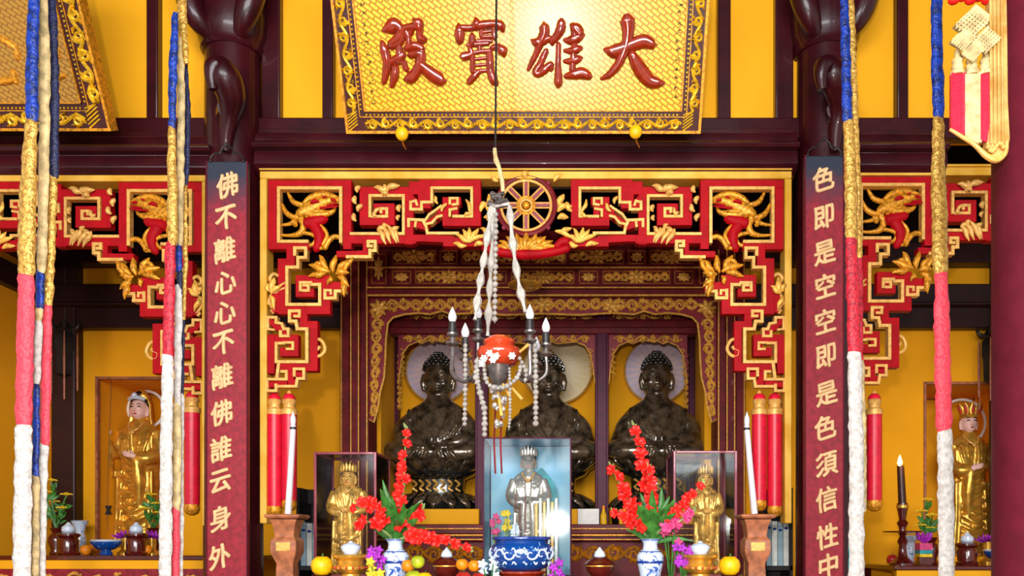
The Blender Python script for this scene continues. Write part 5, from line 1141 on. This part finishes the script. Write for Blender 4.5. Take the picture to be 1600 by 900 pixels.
# ------------------------------------------------------------------ flowers, vessels and fruit on the main altar
def vase(px, label, Y=4.22):
    k = Y/F; c = V((X(px, Y), Y, ZT)); t = thing('porcelain_vase', label, 'vase', c, 'blue and white vases'); z = lambda py: Z(py, Y)-ZT
    prof = [(13*k, 0), (15*k, .01), (17*k, z(895)), (21*k, z(878)), (21*k, z(868)), (17*k, z(862)), (12*k, z(858)), (11*k, z(850)), (13*k, z(846)), (16*k, z(843)), (15*k, z(842)), (10*k, z(850))]
    obj('vase_body', MB().lathe(c, prof, 28), M['blue_white'], t)
    b = MB(); b.lathe(c, [(21.3*k, z(880)), (21.6*k, z(878)), (21.3*k, z(876))], 28); b.lathe(c, [(17.4*k, z(863)), (17.4*k, z(861))], 28); b.lathe(c, [(16.3*k, z(844)), (16.3*k, z(842.6))], 28); obj('painted_bands', b, M['cobalt'], t)
    return c+V((0, 0, z(846)))
def bloom(b, p, d, r, rnd):                                    # one ruffled gladiolus flower
    d = d.normalized(); u = d.orthogonal().normalized(); w_ = d.cross(u)
    for i in range(6):
        a = i*PI/3+rnd.uniform(-.2, .2); o = u*math.cos(a)+w_*math.sin(a); n = (d*.9-o*.35).normalized()
        b.stroke([(p, r*.18), (p+o*r*.5+d*r*.35, r*.42), (p+o*r*.95+d*r*.5, r*.3), (p+o*r*1.1+d*r*.4, r*.1)], n, r*.1, 4, 3)
def spike(par, base, pts, r0, m, nfl, rnd, Y, tip=True, petal='petal_red'):
    k = Y/F; P_ = [base]+[P(x, y, Y+dy) for x, y, dy in pts]; cv = [a for a, _ in smooth([(p, 1) for p in P_], 8)]
    st = thing_part = MB(); st.tube(cv, [2.4*k*(1-.6*i/len(cv)) for i in range(len(cv))], 6)
    if tip:
        for i in range(5):
            p = cv[-1-i]; st.tube([p, p+V((k*3*(1 if i % 2 else -1), -k, k*7))], [2.6*k, .8*k], 6)
    so = obj('stem', st, M['leaf_pale'], par); b = MB(); n = len(cv)
    lo = int(n*m)
    nfl = max(3, int(nfl*.72))
    for i in range(nfl):
        q = lo+int((n*.9-lo)*i/max(1, nfl-1)); p = cv[min(q, n-2)]; d = V((rnd.uniform(-.9, .9), -1, rnd.uniform(-.1, .6)))
        r = r0*k*(1.5-.7*i/nfl); bloom(b, p+d.normalized()*k*3, d, r, rnd)
    obj('red_blossoms' if petal == 'petal_red' else 'pink_blossoms', b, M[petal], so)
def blade(b, base, tip, wd, Y, bend):
    mid = (base+tip)/2+V((bend, 0, .02)); b.stroke([(base, wd*.7), (mid, wd), (tip, wd*.12)], V((0, -1, 0)), wd*.3, 4, 6)
def bouquet(px, label, spikes, leaves, seed, vl, Y=4.22):
    base = vase(px, vl, Y); rnd = random.Random(seed); k = Y/F
    t = thing('gladiolus_bouquet', label, 'flowers', base+V((0, 0, -.02)), 'red gladiolus bouquets')
    for pts, m, nfl, r0, pt in spikes: spike(t, base, pts, r0, m, nfl, rnd, Y, petal=pt)
    b = MB(); xs_ = [q[0] for q in leaves]
    leaves = leaves+[(px+rnd.uniform(-26, 40), rnd.uniform(764, 812), rnd.uniform(6, 9), rnd.uniform(-.15, -.10)) for i in range(11)]
    for x, y, wd, dy in leaves: blade(b, base+V((rnd.uniform(-6, 6)*k, rnd.uniform(-.02, .02), -.01)), P(x, y, Y+dy), wd*k, Y, rnd.uniform(-.02, .02))
    obj('leaf_blades', b, M['leaf'], t)
R_ = 'petal_red'
bouquet(618, 'bouquet of red gladioli and green leaves in the left blue and white vase', [
 ([(626, 790, 0), (632, 730, 0), (634, 668, .02)], .42, 10, 8, R_), ([(628, 800, -.04), (630, 772, -.05), (634, 745, -.05)], .3, 6, 8, R_), ([(604, 815, -.03), (590, 796, -.05), (570, 786, -.06), (552, 800, -.06)], .55, 6, 8, R_), ([(606, 820, -.05), (600, 805, -.06), (594, 792, -.06)], .4, 5, 9, R_), ([(628, 825, -.05), (648, 812, -.06), (662, 792, -.05)], .4, 6, 9, R_),
 ([(640, 838, -.08), (670, 842, -.1), (700, 848, -.1), (738, 862, -.1)], .3, 12, 9, R_), ([(600, 830, -.06), (575, 815, -.08), (556, 822, -.08)], .5, 4, 8, R_)],
 [(598, 750, 7, 0), (607, 776, 8, -.02), (618, 770, 8, .02), (644, 790, 7, .03), (655, 800, 6, 0), (590, 790, 7, .04), (628, 800, 8, -.04), (610, 800, 9, -.05), (640, 812, 8, -.03), (577, 818, 5, -.03), (666, 824, 5, -.03), (600, 812, 8, -.06), (622, 810, 9, -.06)], 1, 'blue and white porcelain vase holding the left red bouquet')
bouquet(1016, 'bouquet of red gladioli and green leaves in the right blue and white vase', [
 ([(1012, 790, 0), (1004, 730, 0), (990, 664, .02)], .4, 11, 10, R_), ([(1014, 800, -.04), (1016, 760, -.05), (1014, 730, -.05)], .35, 8, 8, R_), ([(1000, 810, -.03), (976, 770, -.04), (954, 728, -.03)], .42, 9, 9, R_), ([(1000, 825, -.05), (984, 812, -.06), (958, 800, -.06)], .42, 7, 8, R_), ([(1030, 820, -.05), (1060, 795, -.07), (1100, 755, -.08)], .5, 10, 8, R_), ([(1034, 826, -.06), (1056, 818, -.08), (1086, 798, -.09)], .5, 6, 8, 'petal_pink')],
 [(985, 785, 7, 0), (1000, 770, 8, .02), (1018, 768, 8, 0), (1034, 762, 8, .03), (1046, 776, 8, .02), (1054, 790, 6, 0), (1040, 800, 9, -.03), (1024, 790, 9, -.04), (1006, 796, 9, -.04), (990, 806, 7, -.05), (1086, 846, 4, -.04), (1056, 828, 5, -.04), (978, 828, 5, -.03), (960, 740, 3, .04), (1012, 806, 9, -.06), (1030, 808, 9, -.06)], 2, 'blue and white porcelain vase holding the right red bouquet')
# big incense bowl
Yb = 4.15; kb2 = Yb/F; c = V((X(815, Yb), Yb, ZT)); z = lambda py: Z(py, Yb)-ZT
t = thing('incense_bowl_stand', 'round red wooden stand under the blue and white incense bowl', 'stand', c)
obj('stand_ring', MB().lathe(c, [(36*kb2, 0), (38*kb2, .008), (32*kb2, .014), (32*kb2, z(900)), (38*kb2, z(895)), (38*kb2, z(892))], 32), M['brown_red'], t)
obj('stand_foot', MB().lathe(c, [(41*kb2, 0), (42*kb2, .006), (38*kb2, .012)], 32), M['rosewood'], t)
t = thing('incense_bowl', 'large blue and white porcelain incense bowl before the blue-backed case', 'incense bowl', c+V((0, 0, z(892))))
obj('bowl_body', MB().lathe(c, [(30*kb2, z(892)), (40*kb2, z(886)), (49*kb2, z(872)), (50*kb2, z(862)), (46*kb2, z(852)), (41*kb2, z(849)), (42*kb2, z(844)), (45*kb2, z(841)), (45*kb2, z(839)), (40*kb2, z(839)), (38*kb2, z(850))], 40), M['white_blue'], t)
b = MB(); b.lathe(c, [(45.6*kb2, z(843)), (46*kb2, z(840.5)), (45*kb2, z(838.6))], 40); obj('bowl_rim', b, M['cobalt'], t)
b = MB()
for i in range(-4, 5):                                         # cloud strokes between the scrolls
    a = -PI/2+i*.36+.18
    for py, da, w_ in ((858, .07, 1.3), (879, .08, 1.5)):
        rr = {858: 49, 866: 50.2, 873: 49, 879: 45.5}[py]*kb2; q = [V((c.x+math.cos(a+da*u)*rr, c.y+math.sin(a+da*u)*rr, ZT+z(py+2.5*math.sin(u*3+i)))) for u in (-1, -.5, 0, .5, 1)]
        b.tube(q, [w_*.4*kb2, w_*kb2, w_*.7*kb2, w_*kb2, w_*.4*kb2], 6)
for i in range(9):                                             # painted dragon scrolls on the belly
    a0 = -PI/2+(i-4)*.36; pts = []
    for j in range(11):
        u = j/10*5.2; r = 10.5*(1-j/10*.75); a = a0+math.cos(u)*r/50; py = 866+math.sin(u)*r*.9*(1 if i % 2 else -1); rr = (50.2-abs(py-866)**1.6*.055)*kb2
        pts.append(V((c.x+math.cos(a)*rr, c.y+math.sin(a)*rr, ZT+z(py))))
    b.tube(pts, [1.9*kb2*(1-.05*j) for j in range(11)], 6)
obj('painted_scrolls', b, M['porcelain_pale'], t)
b = MB(); b.lathe(c, [(38*kb2, z(846)), (20*kb2, z(843.5)), (2*kb2, z(843))], 24); obj('incense_ash', b, M['white_paint'], t)
rnd = random.Random(12)
for i, (px, pt) in enumerate(((806, 770), (812, 790), (820, 776))):
    st_ = thing('incense_stick', 'thin incense stick standing in the big bowl, %s from the left' % ('first', 'second', 'third')[i], 'incense stick', P(px, 846, Yb), 'incense sticks in the big bowl')
    obj('stick_shaft', MB().tube([P(px, 850, Yb), P(px+rnd.uniform(-2, 2), pt, Yb)], .0016, 6), M['shrine_wood'], st_); obj('burnt_tip', MB().tube([P(px, pt+.5, Yb), P(px, pt-4, Yb)], .002, 6), M['iron'], st_)
# gilded offering cups
def gold_cup(px, label, Y=4.12):
    k = Y/F; c = V((X(px, Y), Y, ZT)); z = lambda py: Z(py, Y)-ZT; t = thing('gilded_offering_stand', label, 'offering stand', c, 'gilded stands on the main altar')
    obj('stand_bowl', MB().lathe(c, [(20*k, 0), (22*k, .008), (16*k, .016), (14*k, z(897)), (20*k, z(893)), (25*k, z(889)), (25*k, z(885)), (19*k, z(881)), (20*k, z(876)), (27*k, z(871)), (28*k, z(867)), (26*k, z(866)), (10*k, z(868))], 32), M['gold_leaf'], t)
    b = MB()
    for i in range(16): a = i*PI/8; b.ball(c+V((math.cos(a)*25*k, math.sin(a)*25*k, z(887))), 2*k, 6, 5)
    obj('bead_row', b, M['fruit_red'], t)
    t2 = thing('pale_blue_cup', label.replace('gilded offering stand', 'pale blue porcelain cup on the gilded stand'), 'cup', c+V((0, 0, z(867))), 'pale blue cups')
    obj('cup_body', MB().lathe(c, [(8*k, z(867.5)), (10*k, z(866)), (14*k, z(860)), (16*k, z(854)), (15*k, z(853)), (12*k, z(860))], 24), M['porcelain_pale'], t2)
    obj('cup_lid', MB().lathe(c, [(15*k, z(854.5)), (15*k, z(853.5)), (11*k, z(850)), (4*k, z(848)), (3*k, z(846)), (1*k, z(845))], 24), M['porcelain_pale'], t2)
gold_cup(548, 'gilded offering stand before the left glass case'); gold_cup(1094, 'gilded offering stand before the right glass case')
def lidded(px, label, Y=4.15):
    k = Y/F; c = V((X(px, Y), Y, ZT)); z = lambda py: Z(py, Y)-ZT; t = thing('lidded_jar', label, 'jar', c, 'dark red lidded jars on the main altar')
    obj('jar_body', MB().lathe(c, [(19*k, 0), (21*k, .01), (17*k, z(906)), (15*k, z(900)), (21*k, z(892)), (22*k, z(884)), (24*k, z(881)), (22*k, z(879)), (16*k, z(874)), (8*k, z(869))], 28), M['rosewood'], t)
    b = MB().lathe(c, [(9*k, z(870)), (9*k, z(867)), (7*k, z(862)), (3*k, z(858)), (1*k, z(855))], 18); obj('white_knob', b, M['porcelain_pale'], t)
    b = MB().lathe(c, [(22.4*k, z(885)), (22.6*k, z(883)), (22.2*k, z(882))], 28); obj('gilt_band', b, M['gold_leaf'], t)
lidded(698, 'dark red lidded jar with white knob between the left vase and the incense bowl'); lidded(937, 'dark red lidded jar with white knob between the incense bowl and the right vase')
# fruit
def fruit(px, py, r, m, label, Y=4.1, kind='round'):
    k = Y/F; p = P(px, py, Y); zc = max(p.z, ZT+r*k*.93); p.z = zc
    t = thing('fruit', label, 'fruit', V((p.x, p.y, zc-r*k*.93)), 'fruit on the main altar')
    b = MB().lathe(p, [(r*k*.05, -r*k*.93), (r*k*.5, -r*k*.88), (r*k*.87, -r*k*.5), (r*k, 0), (r*k*.88, r*k*.5), (r*k*.5, r*k*.84), (r*k*.16, r*k*.86), (r*k*.03, r*k*.78)], 20); obj('fruit_flesh', b, M[m], t)
    obj('fruit_stalk', MB().tube([p+V((0, 0, r*k*.76)), p+V((r*k*.1, 0, r*k*1.12))], r*k*.07, 6), M['leaf'], t)
for px, lb in ((503, 'small red footed dish under the left large yellow fruit'), (1140, 'small red footed dish under the right large yellow fruit')):
    k = 4.1/F; c = V((X(px, 4.1), 4.1, ZT)); zt_ = Z(884+17*.88, 4.1)-ZT
    t = thing('fruit_dish', lb, 'dish', c, 'footed dishes under the yellow fruit')
    obj('dish_foot', MB().lathe(c, [(9*k, 0), (10*k, 2*k), (5*k, 5*k), (5*k, zt_-5*k), (8*k, zt_-3*k)], 22), M['rosewood'], t)
    obj('dish_plate', MB().lathe(c, [(8*k, zt_-3*k), (15*k, zt_), (16*k, zt_+1*k), (13*k, zt_+.5*k), (2*k, zt_-1*k)], 22), M['rosewood'], t)
fruit(503, 884, 17, 'fruit_yellow', 'large yellow fruit before the left glass case'); fruit(1140, 884, 17, 'fruit_yellow', 'large yellow fruit before the right glass case')
fruit(1158, 909, 11, 'fruit_red', 'small red fruit right of the large yellow fruit', 4.05)
fruit(646, 903, 13, 'fruit_green', 'green fruit low beside the left vase', 4.05); fruit(664, 905, 12, 'fruit_yellow', 'yellow fruit low between green fruit and lidded jar', 4.05); fruit(653, 878, 11, 'fruit_green', 'green fruit on top of the pile beside the left vase', 4.08); fruit(638, 884, 11, 'fruit_orange', 'orange fruit touching the left vase', 4.14)
fruit(722, 882, 10, 'fruit_orange', 'orange fruit on top of the pile left of the bowl', 4.1); fruit(741, 884, 10, 'fruit_orange', 'orange fruit on the pile nearest the bowl', 4.1); fruit(724, 905, 13, 'fruit_red', 'red fruit low beside the left lidded jar', 4.06); fruit(748, 906, 12, 'fruit_red', 'red fruit low beside the incense bowl', 4.06)
def orchid(px, py, m, label, Y=4.12, n=9):
    k = Y/F; t = thing('flower_sprig', label, 'flowers', V((X(px, Y), Y, ZT)), 'purple flower sprigs'); s, b = MB(), MB(); rnd = random.Random(px)
    for i in range(n):
        e = P(px+rnd.uniform(-12, 12), py+rnd.uniform(-12, 18), Y+rnd.uniform(-.03, .03)); s.tube([V((X(px, Y), Y, ZT)), e], 1*k, 5)
        for j in range(5): a = j*2*PI/5+i; b.stroke([(e, 1.6*k), (e+V((math.cos(a)*4*k, -.003, math.sin(a)*4*k)), 2.8*k), (e+V((math.cos(a)*8*k, 0, math.sin(a)*8*k)), .8*k)], N, 1.2*k, 4, 2)
    obj('stems', s, M['leaf'], t); obj('blossoms', b, M[m], t)
orchid(586, 868, 'petal_purple', 'purple flower sprig beside the left vase'); orchid(1068, 862, 'petal_purple', 'purple flower sprig beside the right gilded stand'); orchid(1048, 832, 'petal_pink', 'pink flower sprig right of the right bouquet', 4.2, 6)
orchid(590, 888, 'petal_yellow', 'yellow and white flower sprig low beside the left vase', 4.05, 6); orchid(875, 888, 'petal_purple', 'purple flower sprig right of the incense bowl', 4.05, 5); orchid(765, 886, 'porcelain_pale', 'pale flower sprig left of the incense bowl', 4.05, 6)
# small things on the shrine rail
Yk = 7.17; zk = Z(819, Yk-.01)
t = obj('white_card', MB().box(X(903, Yk), X(936, Yk), Yk, Yk+.006, zk, Z(795, Yk)), M['white_paint']); tag(t, 'white card standing on the shrine rail right of the blue-backed case', 'card')
c = V((X(943, 7.2), 7.2, zk)); t = thing('yellow_bottle', 'yellow bottle on the shrine rail beside the white card', 'bottle', c)
q = 7.2/F; obj('bottle_body', MB().lathe(c, [(5*q, 0), (5.4*q, 3*q), (5*q, 14*q), (3*q, 19*q), (2*q, 24*q)], 16), M['fruit_yellow'], t); obj('bottle_cap', MB().lathe(c+V((0, 0, 24*q)), [(2.4*q, 0), (2.4*q, 5*q)], 12), M['fruit_orange'], t)
# ------------------------------------------------------------------ side altars
def jar2(px, label, zb, Y=6.5, s=1.0):
    k = Y/F*s; c = V((X(px, Y), Y, zb)); t = thing('lidded_cup', label, 'cup', c, 'red cups with pale blue lids on the side altars')
    obj('cup_stand', MB().lathe(c, [(16*k, 0), (17*k, 3*k), (14*k, 6*k), (15*k, 22*k), (13*k, 26*k), (17*k, 30*k), (17*k, 33*k), (8*k, 36*k)], 24), M['rosewood'], t)
    obj('pale_lid', MB().lathe(c, [(8*k, 35*k), (10*k, 38*k), (9*k, 44*k), (4*k, 48*k), (2*k, 51*k)], 20), M['porcelain_pale'], t)
jar2(107, 'red cup with pale blue lid beside the yellow flowers on the left altar', ZL); jar2(213, 'red cup with pale blue lid below the left standing statue', ZL); jar2(1511, 'red cup with pale blue lid below the right standing statue', ZR)
def bowl2(px, label, zb, Y=6.5, r=22):
    k = Y/F; c = V((X(px, Y), Y, zb)); t = thing('blue_offering_bowl', label, 'bowl', c, 'blue offering bowls on the side altars')
    obj('bowl_body', MB().lathe(c, [(9*k, 0), (10*k, 2*k), (7*k, 7*k), (r*.75*k, 11*k), (r*k, 18*k), (r*k, 22*k), (r*.9*k, 22*k), (r*.6*k, 15*k)], 28), M['white_blue'], t)
    obj('bowl_rim', MB().lathe(c, [(r*k, 21*k), (r*1.04*k, 22.5*k), (r*.98*k, 24*k), (r*.92*k, 22*k)], 28), M['porcelain_pale'], t)
bowl2(166, 'blue and white bowl in the middle of the left altar', ZL); bowl2(1560, 'blue bowl at the right edge of the right altar', ZR, r=22)
def flowers2(px, zb, heads, label, vm, vlabel, Y, petal='petal_yellow'):
    k = Y/F; c = V((X(px, Y), Y, zb)); t0 = thing('flower_vase', vlabel, 'vase', c, 'vases on the side altars')
    obj('vase_body', MB().lathe(c, [(9*k, 0), (10*k, 2*k), (8*k, 8*k), (12*k, 20*k), (11*k, 28*k), (6*k, 34*k), (9*k, 40*k), (8*k, 41*k), (5*k, 36*k)], 22), vm, t0); obj('vase_lip', MB().lathe(c, [(8.6*k, 39*k), (10*k, 41*k), (8*k, 42*k)], 22), vm, t0)
    o = c+V((0, 0, 38*k)); t = thing('flower_bunch', label, 'flowers', o, 'flower bunches on the side altars'); s, b, l = MB(), MB(), MB(); rnd = random.Random(px)
    for x, y in heads:
        e = P(x, y, Y+rnd.uniform(-.05, .05)); s.tube([o, (o+e)/2+V((rnd.uniform(-.02, .02), 0, .01)), e], 1.3*k, 5)
        for j in range(14): a = j*2*PI/14; b.stroke([(e, 1*k), (e+V((math.cos(a)*6*k, math.sin(a)*6*k, 2*k)), 2*k), (e+V((math.cos(a)*9*k, math.sin(a)*9*k, 1*k)), .7*k)], V((0, -.5, 1)).normalized(), 1.4*k, 4, 2)
        b.ball(e+V((0, 0, 2*k)), V((4*k, 4*k, 3*k)), 8, 6)
        for j in range(4): q = o+(e-o)*rnd.uniform(.2, .85); d = V((rnd.uniform(-1, 1), rnd.uniform(-.6, .6), rnd.uniform(.1, .9))).normalized(); l.stroke([(q, 1*k), (q+d*8*k, 4*k), (q+d*17*k, .8*k)], V((0, -1, .3)).normalized(), 1*k, 4, 3)
    obj('stems', s, M['leaf'], t); obj('flower_heads', b, M[petal], t); obj('leaves', l, M['leaf'], t)
flowers2(88, ZL, [(80, 752), (84, 785), (104, 774), (98, 795), (72, 770), (78, 800)], 'yellow chrysanthemums beside the leftmost cloth streamer', M['rosewood'], 'dark vase holding the yellow chrysanthemums on the left altar', 6.75)
flowers2(240, ZL, [(236, 774), (246, 788), (226, 796), (250, 802)], 'yellow flowers in front of the left standing statue', M['rosewood'], 'dark vase of yellow flowers below the left standing statue', 6.85)
flowers2(1455, ZR, [(1448, 782), (1440, 800), (1456, 806), (1438, 822), (1452, 826)], 'yellow flowers beside the lit candle on the right altar', M['rosewood'], 'dark vase of yellow flowers on the right altar', 6.7)
def trumpet_vase(px, zb, label, Y, h=52):
    k = Y/F; c = V((X(px, Y), Y, zb)); t = thing('trumpet_vase', label, 'vase', c, 'pale blue vases on the side altars')
    obj('vase_body', MB().lathe(c, [(9*k, 0), (10*k, 2*k), (6*k, 8*k), (9*k, 18*k), (8*k, 28*k), (6*k, 34*k), (9*k, h*.85*k), (13*k, h*k), (12*k, h*k), (6*k, h*.8*k)], 24), M['blue_white'], t); obj('vase_lip', MB().lathe(c, [(12*k, (h-1)*k), (13.6*k, h*k), (12*k, (h+1)*k)], 24), M['porcelain_pale'], t)
trumpet_vase(125, ZL, 'pale blue trumpet vase behind the red cup on the left altar', 6.9); trumpet_vase(1423, ZR, 'pale blue vase behind the lit candlestick on the right altar', 6.7, 44)
for px, zb, m, lb in ((134, ZL, 'fruit_orange', 'orange fruit beside the blue bowl on the left altar'), (143, ZL, 'fruit_orange', 'orange fruit behind the blue bowl on the left altar'), (229, ZL, 'fruit_orange', 'orange fruit beside the red cup below the left statue'), (1394, ZR, 'fruit_red', 'red fruit left of the lit candlestick'), (1437, ZR, 'fruit_orange', 'orange fruit right of the lit candlestick')):
    k = 6.55/F; Yq = 6.55 if px != 143 else 6.7; c = V((X(px, Yq), Yq, zb+8*k)); t = thing('fruit', lb, 'fruit', c-V((0, 0, 8*k)), 'fruit on the side altars'); r = 8.6*k
    obj('fruit_flesh', MB().lathe(c, [(r*.1, -r*.93), (r*.55, -r*.86), (r*.9, -r*.45), (r, 0), (r*.88, r*.5), (r*.5, r*.84), (r*.1, r*.82)], 18), M[m], t); obj('fruit_stalk', MB().tube([c+V((0, 0, r*.8)), c+V((r*.1, 0, r*1.15))], r*.08, 6), M['leaf'], t)
def lotus_flower(px, zb, m, label, Y=6.62, h=20):
    k = Y/F; c = V((X(px, Y), Y, zb)); t = thing('lotus_ornament', label, 'ornament', c, 'coloured lotus ornaments on the side altars'); b = MB()
    for r_, n_, hh in ((19, 10, 4), (13, 8, 8), (7, 6, 11)):
        for i in range(n_): a = 2*PI*i/n_; d = V((math.cos(a), math.sin(a), 0)); o = c+V((0, 0, h*k)); b.stroke([(o+d*2*k, 2*k), (o+d*r_*.6*k+V((0, 0, hh*.3*k)), 4*k), (o+d*r_*k+V((0, 0, hh*k)), 1*k)], V((d.x*.3, d.y*.3-.5, 1)).normalized(), 1.6*k, 4, 3)
    obj('petals', b, M[m], t); obj('foot', MB().lathe(c, [(12*k, 0), (12*k, 3*k), (6*k, 8*k), (7*k, h*k)], 18), M['gold_leaf'], t)
lotus_flower(196, ZL, 'petal_purple', 'purple lotus ornament left of the cup below the left statue', 6.75, 26); lotus_flower(237, ZL, 'petal_purple', 'purple lotus ornament right of the cup below the left statue', 6.7, 26); lotus_flower(1543, ZR, 'petal_purple', 'purple lotus ornament beside the blue bowl on the right altar', 6.95, 34)
# lit candlestick
Yt = 6.4; kt = Yt/F; c = V((X(1410, Yt), Yt, ZR)); z = lambda py: Z(py, Yt)-ZR
t = thing('turned_candlestick', 'dark turned candlestick holding the burning candle on the right altar', 'candlestick', c)
obj('stick_body', MB().lathe(c, [(20*kt, 0), (20*kt, 3*kt), (12*kt, 8*kt), (7*kt, 14*kt), (5*kt, z(852)), (8*kt, z(846)), (4*kt, z(838)), (7*kt, z(833)), (5*kt, z(828)), (6*kt, z(822)), (9*kt, z(817)), (5*kt, z(812)), (7*kt, z(800)), (9*kt, z(792)), (8*kt, z(786))], 24), M['rosewood'], t)
obj('drip_tray', MB().lathe(c, [(6*kt, z(834)), (29*kt, z(832)), (30*kt, z(830)), (8*kt, z(829))], 28), M['rosewood'], t)
b = MB(); b.lathe(c, [(8.8*kt, z(794)), (9.4*kt, z(791)), (8.6*kt, z(789))], 20); obj('gilt_ring', b, M['gold_leaf'], t)
t = thing('burning_candle', 'dark brown burning candle on the right altar', 'candle', c+V((0, 0, z(788))))
obj('candle_shaft', MB().tube([P(1410, 788, Yt), P(1407, 728, Yt)], [6.2*kt, 5.4*kt], 14), M['candle_brown'], t)
obj('flame', MB().lathe(P(1406, 728, Yt), [(1*kt, 0), (3.4*kt, 3*kt), (3.6*kt, 6*kt), (2*kt, 12*kt), (.2*kt, 17*kt)], 12), M['flame'], t)
l = lamp('candle_glow', 'POINT', P(1406, 718, Yt)+V((0, -.05, .02)), 2.2, (1, .7, .3), shadow_soft_size=.02)
# paper offering tower
c = V((X(1444, 6.5), 6.5, ZR)); t = thing('paper_offering', 'stacked pink, yellow and blue paper offering behind the fourth streamer', 'paper offering', c); k = 6.5/F
for y0, y1, m in ((0, 12, 'rosewood'), (12, 17, 'petal_yellow'), (17, 23, 'teal_cloth'), (23, 34, 'petal_pink')): obj('paper_tier', MB().box(c.x-10*k, c.x+10*k, 6.46, 6.56, ZR+y0*k, ZR+y1*k), M[m], t, bevel=.003)
b = MB()
for i in range(9): a = i*2*PI/9; o = c+V((0, 0, 34*k)); b.stroke([(o, 1.5*k), (o+V((math.cos(a)*8*k, math.sin(a)*6*k, 8*k)), 3.5*k), (o+V((math.cos(a)*12*k, math.sin(a)*8*k, 16*k)), 1*k)], V((0, -1, .2)).normalized(), 1.4*k, 4, 3)
obj('paper_petals', b, M['petal_purple'], t)
# dark palace lantern on the left rear post, and a hanging lamp at the right
def lantern(px, py, Y, label, m):
    k = Y/F; t = thing('hanging_lantern', label, 'lantern', P(px, py+120, Y), 'dark hanging lanterns'); b = MB(); c = V((X(px, Y), Y, 0)); z = lambda v_: Z(v_, Y)
    b.lathe(c, [(5*k, z(py+84)), (12*k, z(py+80)), (13*k, z(py+46)), (15*k, z(py+42)), (15*k, z(py+20)), (10*k, z(py+14)), (14*k, z(py+10)), (9*k, z(py+4)), (3*k, z(py-4))], 6); obj('lantern_body', b, m, t)
    b = MB()
    for i in range(6):
        a = i*PI/3; d = V((math.cos(a), math.sin(a), 0)); o = c+V((0, 0, z(py+10))); b.tube([o+d*10*k, o+d*18*k+V((0, 0, 2*k)), o+d*22*k+V((0, 0, 8*k))], [3*k, 3*k, 2*k], 6, sm=3); b.ball(o+d*22*k+V((0, 0, 8*k)), 3*k, 6, 5)
    obj('curled_eaves', b, m, t); b = MB()
    for i in range(6):
        a = i*PI/3; d = V((math.cos(a), math.sin(a), 0)); o = c+d*20*k+V((0, 0, z(py+16))); b.tube([o, o+V((0, 0, -46*k)), o+V((0, 0, -(90+8*(i % 3))*k))], [.8*k, 1.6*k, 1.2*k], 6)
    obj('fringe', b, M['wood_brown'], t); b = MB(); b.tube([V((c.x, Y, z(py-4))), V((c.x, Y, 5.6))], .8*k, 6); obj('cord', b, M['iron'], t)
lantern(101, 505, 7.0, 'dark hanging lantern before the left rear post, beside the leftmost streamer', M['iron']); lantern(1549, 515, 7.0, 'dark hanging lantern above the crowned statue at the right', M['iron'])
# small dark ornament hung on the cabinet's left side
t = thing('hanging_charm', 'small dark cross-shaped charm hanging in the left niche', 'charm', P(168, 800, 7.05)); k = 7.05/F
b = MB(); b.prism([(X(a, 7.05), Z(y, 7.05)) for a, y in ((163, 790), (173, 790), (170, 797), (173, 804), (163, 804), (166, 797))], 7.075, 7.055); obj('charm', b, M['iron'], t)
b = MB(); b.tube([P(168, 592, 7.05)+V((0, .06, 0)), P(168, 765, 7.05), P(168, 830, 7.05)], .4*k, 5); obj('thread', b, M['iron'], t)
